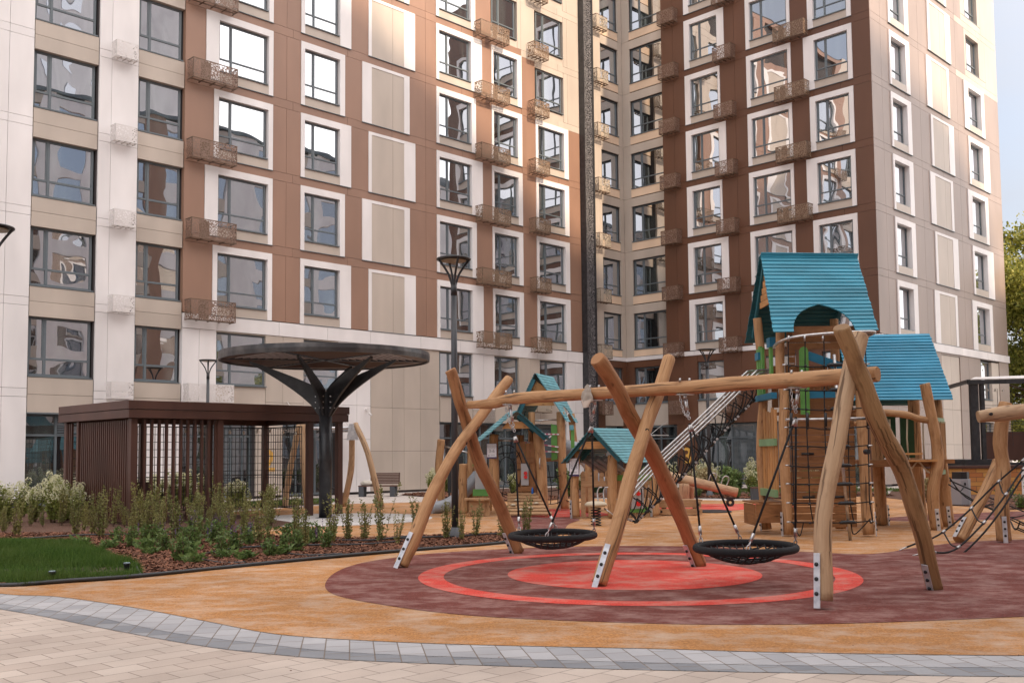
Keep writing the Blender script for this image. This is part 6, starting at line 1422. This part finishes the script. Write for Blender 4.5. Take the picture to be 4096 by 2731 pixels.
# lawn blades: uncountable
def mound(x, y):
    return .14*max(0, 1-((x+9.3)/2.9)**2-((y-16.4)/2.3)**2)
def blades(name, poly, n, h, m, box, z, label, seed=1):
    r = random.Random(seed); mb = MB(); k = 0
    while k < n:
        x, y = r.uniform(box[0], box[1]), r.uniform(box[2], box[3])
        if not inpoly(x, y, poly): continue
        c = mnoise.noise(Vector((x*.9, y*.9, 0)))
        if (c < -.32 and r.random() < .6) or (seed == 1 and ((x+6.1)/.75)**2+((y-14.25)/.45)**2 < 1 and r.random() < .8): k += 1; continue
        hh = h*r.uniform(.5, 1.15)*(1+.5*c); a = r.uniform(0, 6.283); w_ = .0045; lean = Vector((r.gauss(.0, .35)+.25*c, r.gauss(0, .35), 1)).normalized()*hh; b = len(mb.v)
        zz = z+(mound(x, y) if seed == 1 else 0)
        mb.v += [(x-w_*math.cos(a), y-w_*math.sin(a), zz), (x+w_*math.cos(a), y+w_*math.sin(a), zz), (x+lean.x, y+lean.y, zz+lean.z)]; mb.face((b, b+1, b+2)); k += 1
    o = mb.build(name, M[m]); tag(o, label, 'grass', kind='stuff'); return o
mm_ = MB(); b_ = 0; nx_, ny_ = 40, 30
for j_ in range(ny_+1):
    for i_ in range(nx_+1): x_, y_ = -12.7+7.4*i_/nx_, 13.8+5.6*j_/ny_; mm_.v.append((x_, y_, .03+mound(x_, y_) if mound(x_, y_) > 0 else .028))
for j_ in range(ny_):
    for i_ in range(nx_): q_ = j_*(nx_+1)+i_; mm_.face((q_, q_+1, q_+nx_+2, q_+nx_+1), None, True)
o_ = mm_.build('lawn_mound', M['soil']); o_['kind'] = 'structure'; o_['label'] = 'low earth mound under the lawn at the left'
blades('grass', lawn, 95000, .12, 'grass_blade', (-12.5, -4.9, 12.7, 19.3), .034, 'short green lawn grass in the corner of the bed at the left')
gpoly = [(-9.4, 31.0), (-6.2, 33.6), (-5.9, 36.5), (-7.3, 37.6), (-10, 34.5)]
blades('grass', gpoly, 9000, .10, 'grass_blade', (-10, -5.5, 30, 38), .024, 'bright green grass patch behind the pavilion', 2)
gp2 = [(8.8, 40), (17, 38.8), (17, 42), (8.8, 44)]
blades('grass', gp2, 9000, .12, 'grass_blade', (8, 17, 38, 44), .026, 'green grass strip in front of the pale end wall', 3)
# bark chips: uncountable
def chips(poly, n, box, z, skip=None, seed=4, sc=1, label=''):
    r = random.Random(seed); mb = MB(); k = 0
    while k < n:
        y = box[2]+(box[3]-box[2])*r.random()**1.5; x = r.uniform(box[0], box[1])
        if not inpoly(x, y, poly) or (skip and inpoly(x, y, skip)): continue
        l_, w_ = r.uniform(.018, .05)*sc, r.uniform(.006, .015)*sc; a = r.uniform(0, 3.14); d = Vector((math.cos(a), math.sin(a), r.gauss(0, .25))); s_ = Vector((-math.sin(a), math.cos(a), r.gauss(0, .35))); p = Vector((x, y, z+r.uniform(.004, .03))); b = len(mb.v)
        mb.v += [tuple(p-d*l_-s_*w_), tuple(p+d*l_-s_*w_*.6), tuple(p+d*l_*.9+s_*w_), tuple(p-d*l_*.8+s_*w_)]; mb.face((b, b+1, b+2, b+3)); k += 1
    tag(mb.build('bark_chips', M['chips']), label, 'bark chips', kind='stuff')
chips(bed, 42000, (-11, 1, 12.7, 21.5), .03, lawn, 4, 1, 'reddish bark chips strewn over the bed beside the lawn')
chips(bed2, 5000, (1, 13.4, 34, 38), .026, None, 5, 1.6, 'bark chips strewn over the far bed')
chips(bed3, 2500, (-4.5, .5, 34, 43), .026, None, 6, 1.6, 'bark chips beside the slatted bench')
chips(bed5, 3500, (12.6, 20, 27, 33), .026, None, 7, 1.5, 'bark chips right of the litter bin')
# edging strip, hoses, spotlights
def hose(pts, r_, label, name='hose', k=6, cat='hose', grp=None):
    mb = MB(); mb.tube(smooth_path(pts, k), r_, 8); o = mb.build(name, M['hose']); tag(o, label, cat, grp); return o
hose([(p[0], p[1], .045+.006*math.sin(i*2.3)) for i, p in enumerate([(-8.4, 13.95), (-7.4, 13.2), (-6.41, 12.70), (-5.7, 13.02), (-4.93, 13.55), (-3.77, 14.9), (-2.6, 16.0), (-1.32, 17.17), (-.6, 17.67), (.40, 18.7), (.86, 19.2)])], .024, 'black plastic edging strip between the bed and the orange rubber', 'bed_edging', cat='edging')
hose([(-4.98, 13.57, .05), (-5.3, 14.3, .06), (-5.6, 15.0, .06), (-6.4, 16.2, .05)], .018, 'grey edging strip between the lawn and the bark chips', 'bed_edging', cat='edging')
for pts, lab in (([(-4.85, 15.5, .07), (-4.3, 15.0, .05), (-3.95, 14.95, .06)], 'short hose end lying on the bark beside the lawn tip'), ([(-5.0, 16.3, .05), (-4.6, 17.0, .09), (-3.6, 17.5, .08), (-2.6, 17.7, .07), (-2.0, 18.3, .07)], 'long black hose winding between the low perennials'),
                 ([(-3.6, 16.2, .06), (-3.2, 15.9, .06), (-2.7, 16.0, .07)], 'curved black hose piece near the edging strip'), ([(-9.6, 19.6, .06), (-8.6, 20.0, .1), (-7.6, 20.6, .06), (-6.4, 20.2, .08)], 'black hose behind the lawn under the left shrubs'),
                 ([(-2.4, 18.9, .06), (-1.6, 18.7, .1), (-1.0, 19.3, .07), (-.4, 19.1, .12), (.1, 19.4, .06)], 'looping black hose at the foot of the near lamp post'), ([(-3.4, 18.9, .05), (-2.6, 18.4, .08), (-2.0, 18.9, .10), (-1.7, 19.4, .05)], 'black hose loop behind the thin shrubs')):
    hose(pts, .015, lab)
def spot(x, y, label):
    root = empty('garden_spotlight', (x, y, .03), 0, label, 'spotlight'); b = MB(); b.lathe([(.02, 0), (.035, .03), (.05, .12), (.06, .15)], 18); b.build('housing', M['bolt'], root); l_ = MB(); l_.lathe([(.05, .151), (.048, .156)], 18); l_.build('lens', M['lens'], root); root.scale = (.85,)*3
M['lens'] = mat('pale lens', (.45, .6, .65), .1)
spot(-5.35, 14.05, 'black garden spotlight at the tip of the lawn'); spot(-5.95, 13.1, 'black garden spotlight sunk in the grass near the orange rubber')
# small litter and leaves on the paving
def litter():
    r = random.Random(12); mb = MB()
    for k in range(70):
        x = r.uniform(-5, 6); y = r.uniform(6.2, 16); s_ = r.uniform(.006, .018); a = r.uniform(0, 3); b = len(mb.v); z = .027
        mb.v += [(x, y, z), (x+s_*math.cos(a), y+s_*math.sin(a), z+.004), (x+s_*1.3*math.cos(a+.7), y+s_*1.3*math.sin(a+.7), z+.003), (x+s_*math.cos(a+1.6), y+s_*math.sin(a+1.6), z)]; mb.face((b, b+1, b+2, b+3))
    tag(mb.build('leaf_litter', M['chips']), 'scattered crumbs and dry leaves on the rubber and paving', 'litter', kind='stuff')
litter()
# the tree beyond the end wall
def tree(x, y, h, w_, label, seed, n=34000):
    r = random.Random(seed); root = empty('tree', (x, y, 0), 0, label, 'tree', 'trees beyond the end wall'); t = MB(); tips = []
    t.tube([(0, 0, 0), (.1, 0, h*.25), (0, .1, h*.5), (.1, 0, h*.72)], [.32, .24, .15, .04], 10)
    for k in range(38):
        z0 = h*r.uniform(.08, .8); a = r.uniform(0, 6.283); l_ = w_*r.uniform(.55, 1.05)*(1.15-z0/h*.75); e = Vector((l_*math.cos(a), l_*math.sin(a), z0+l_*r.uniform(.2, .7))); t.tube(smooth_path([Vector((0, 0, z0)), Vector((e.x*.5, e.y*.5, z0+(e.z-z0)*.35)), e], 3), [.09, .05, .02], 5)
        for q in range(5): tips.append(Vector((0, 0, z0)).lerp(e, .35+.15*q)+Vector((r.gauss(0, .5), r.gauss(0, .5), r.gauss(0, .4))))
    t.build('trunk', M['bark'], root); c = MB()
    for k in range(n):
        p = tips[r.randrange(len(tips))]; q = p+Vector((r.gauss(0, .55), r.gauss(0, .55), r.gauss(0, .33)-.15)); leaf(c, q, rv(r)+Vector((0, 0, -.5)), rv(r), r.uniform(.16, .30), .075)
    c.build('crown', M['tree_leaf'], root)
tree(31.2, 60.5, 18, 5.2, 'tall tree with yellow green leaves beyond the right end of the pale wall', 5)
tree(33.8, 63, 15, 4.2, 'second yellow green tree just inside the right edge of the photo', 6)
tree(29.5, 68, 11.5, 3.8, 'lower green tree filling the gap behind the black pergola', 7, 20000)
# ------------------------------------------------------------------ pieces that were collected in one mesh become parts of their own
def split_pieces(names, tol=.004):
    for o in [x for x in bpy.data.objects if x.type == 'MESH' and x.name.split('.')[0] in names]:
        me = o.data; nv = len(me.vertices); par = list(range(nv))
        def find(i):
            while par[i] != i: par[i] = par[par[i]]; i = par[i]
            return i
        for e in me.edges:
            a, b = find(e.vertices[0]), find(e.vertices[1])
            if a != b: par[a] = b
        isl = {}
        for i in range(nv): isl.setdefault(find(i), []).append(i)
        boxes = []
        for k, vs in isl.items():
            c = [me.vertices[i].co for i in vs]; boxes.append([k, [min(p[j] for p in c)-tol for j in range(3)], [max(p[j] for p in c)+tol for j in range(3)]])
        gp = list(range(len(boxes)))
        def gf(i):
            while gp[i] != i: i = gp[i]
            return i
        for i in range(len(boxes)):
            for j in range(i):
                if all(boxes[i][1][q] <= boxes[j][2][q] and boxes[j][1][q] <= boxes[i][2][q] for q in range(3)):
                    a, b = gf(i), gf(j)
                    if a != b: gp[a] = b
        grp = {}
        for i, bx in enumerate(boxes): grp.setdefault(gf(i), []).append(bx[0])
        if len(grp) < 2: continue
        root_of = [find(i) for i in range(nv)]; base = names[o.name.split('.')[0]]; uvd = me.uv_layers[0].data
        for roots in grp.values():
            rs_ = set(roots); ids = [i for i in range(nv) if root_of[i] in rs_]; mp = {v: n for n, v in enumerate(ids)}; mb = MB(); mb.v = [tuple(me.vertices[i].co) for i in ids]
            for p in me.polygons:
                if p.vertices[0] in mp: mb.face([mp[v] for v in p.vertices], [tuple(uvd[l].uv) for l in p.loop_indices], p.use_smooth)
            n_ = mb.build(base, me.materials[0], o.parent); n_.matrix_local = o.matrix_local.copy()
            if 'label' in o: n_['label'] = o['label']
        bpy.data.objects.remove(o)
split_pieces({'knob': 'knob', 'green_panel': 'green_panel', 'green_rail': 'green_rail', 'rafter': 'rafter', 'rungs': 'rung', 'bolts': 'bolt', 'tie_rod': 'tie_rod', 'net_knots': 'net_knot', 'net_clamps': 'net_clamp',
              'ferrule': 'ferrule', 'climbing_holds': 'climbing_hold', 'blue_cap_board': 'blue_cap_board', 'bolt_cap': 'bolt_cap', 'shackle': 'shackle', 'chain': 'chain', 'rim': 'rim', 'steel_rail': 'steel_rail'})
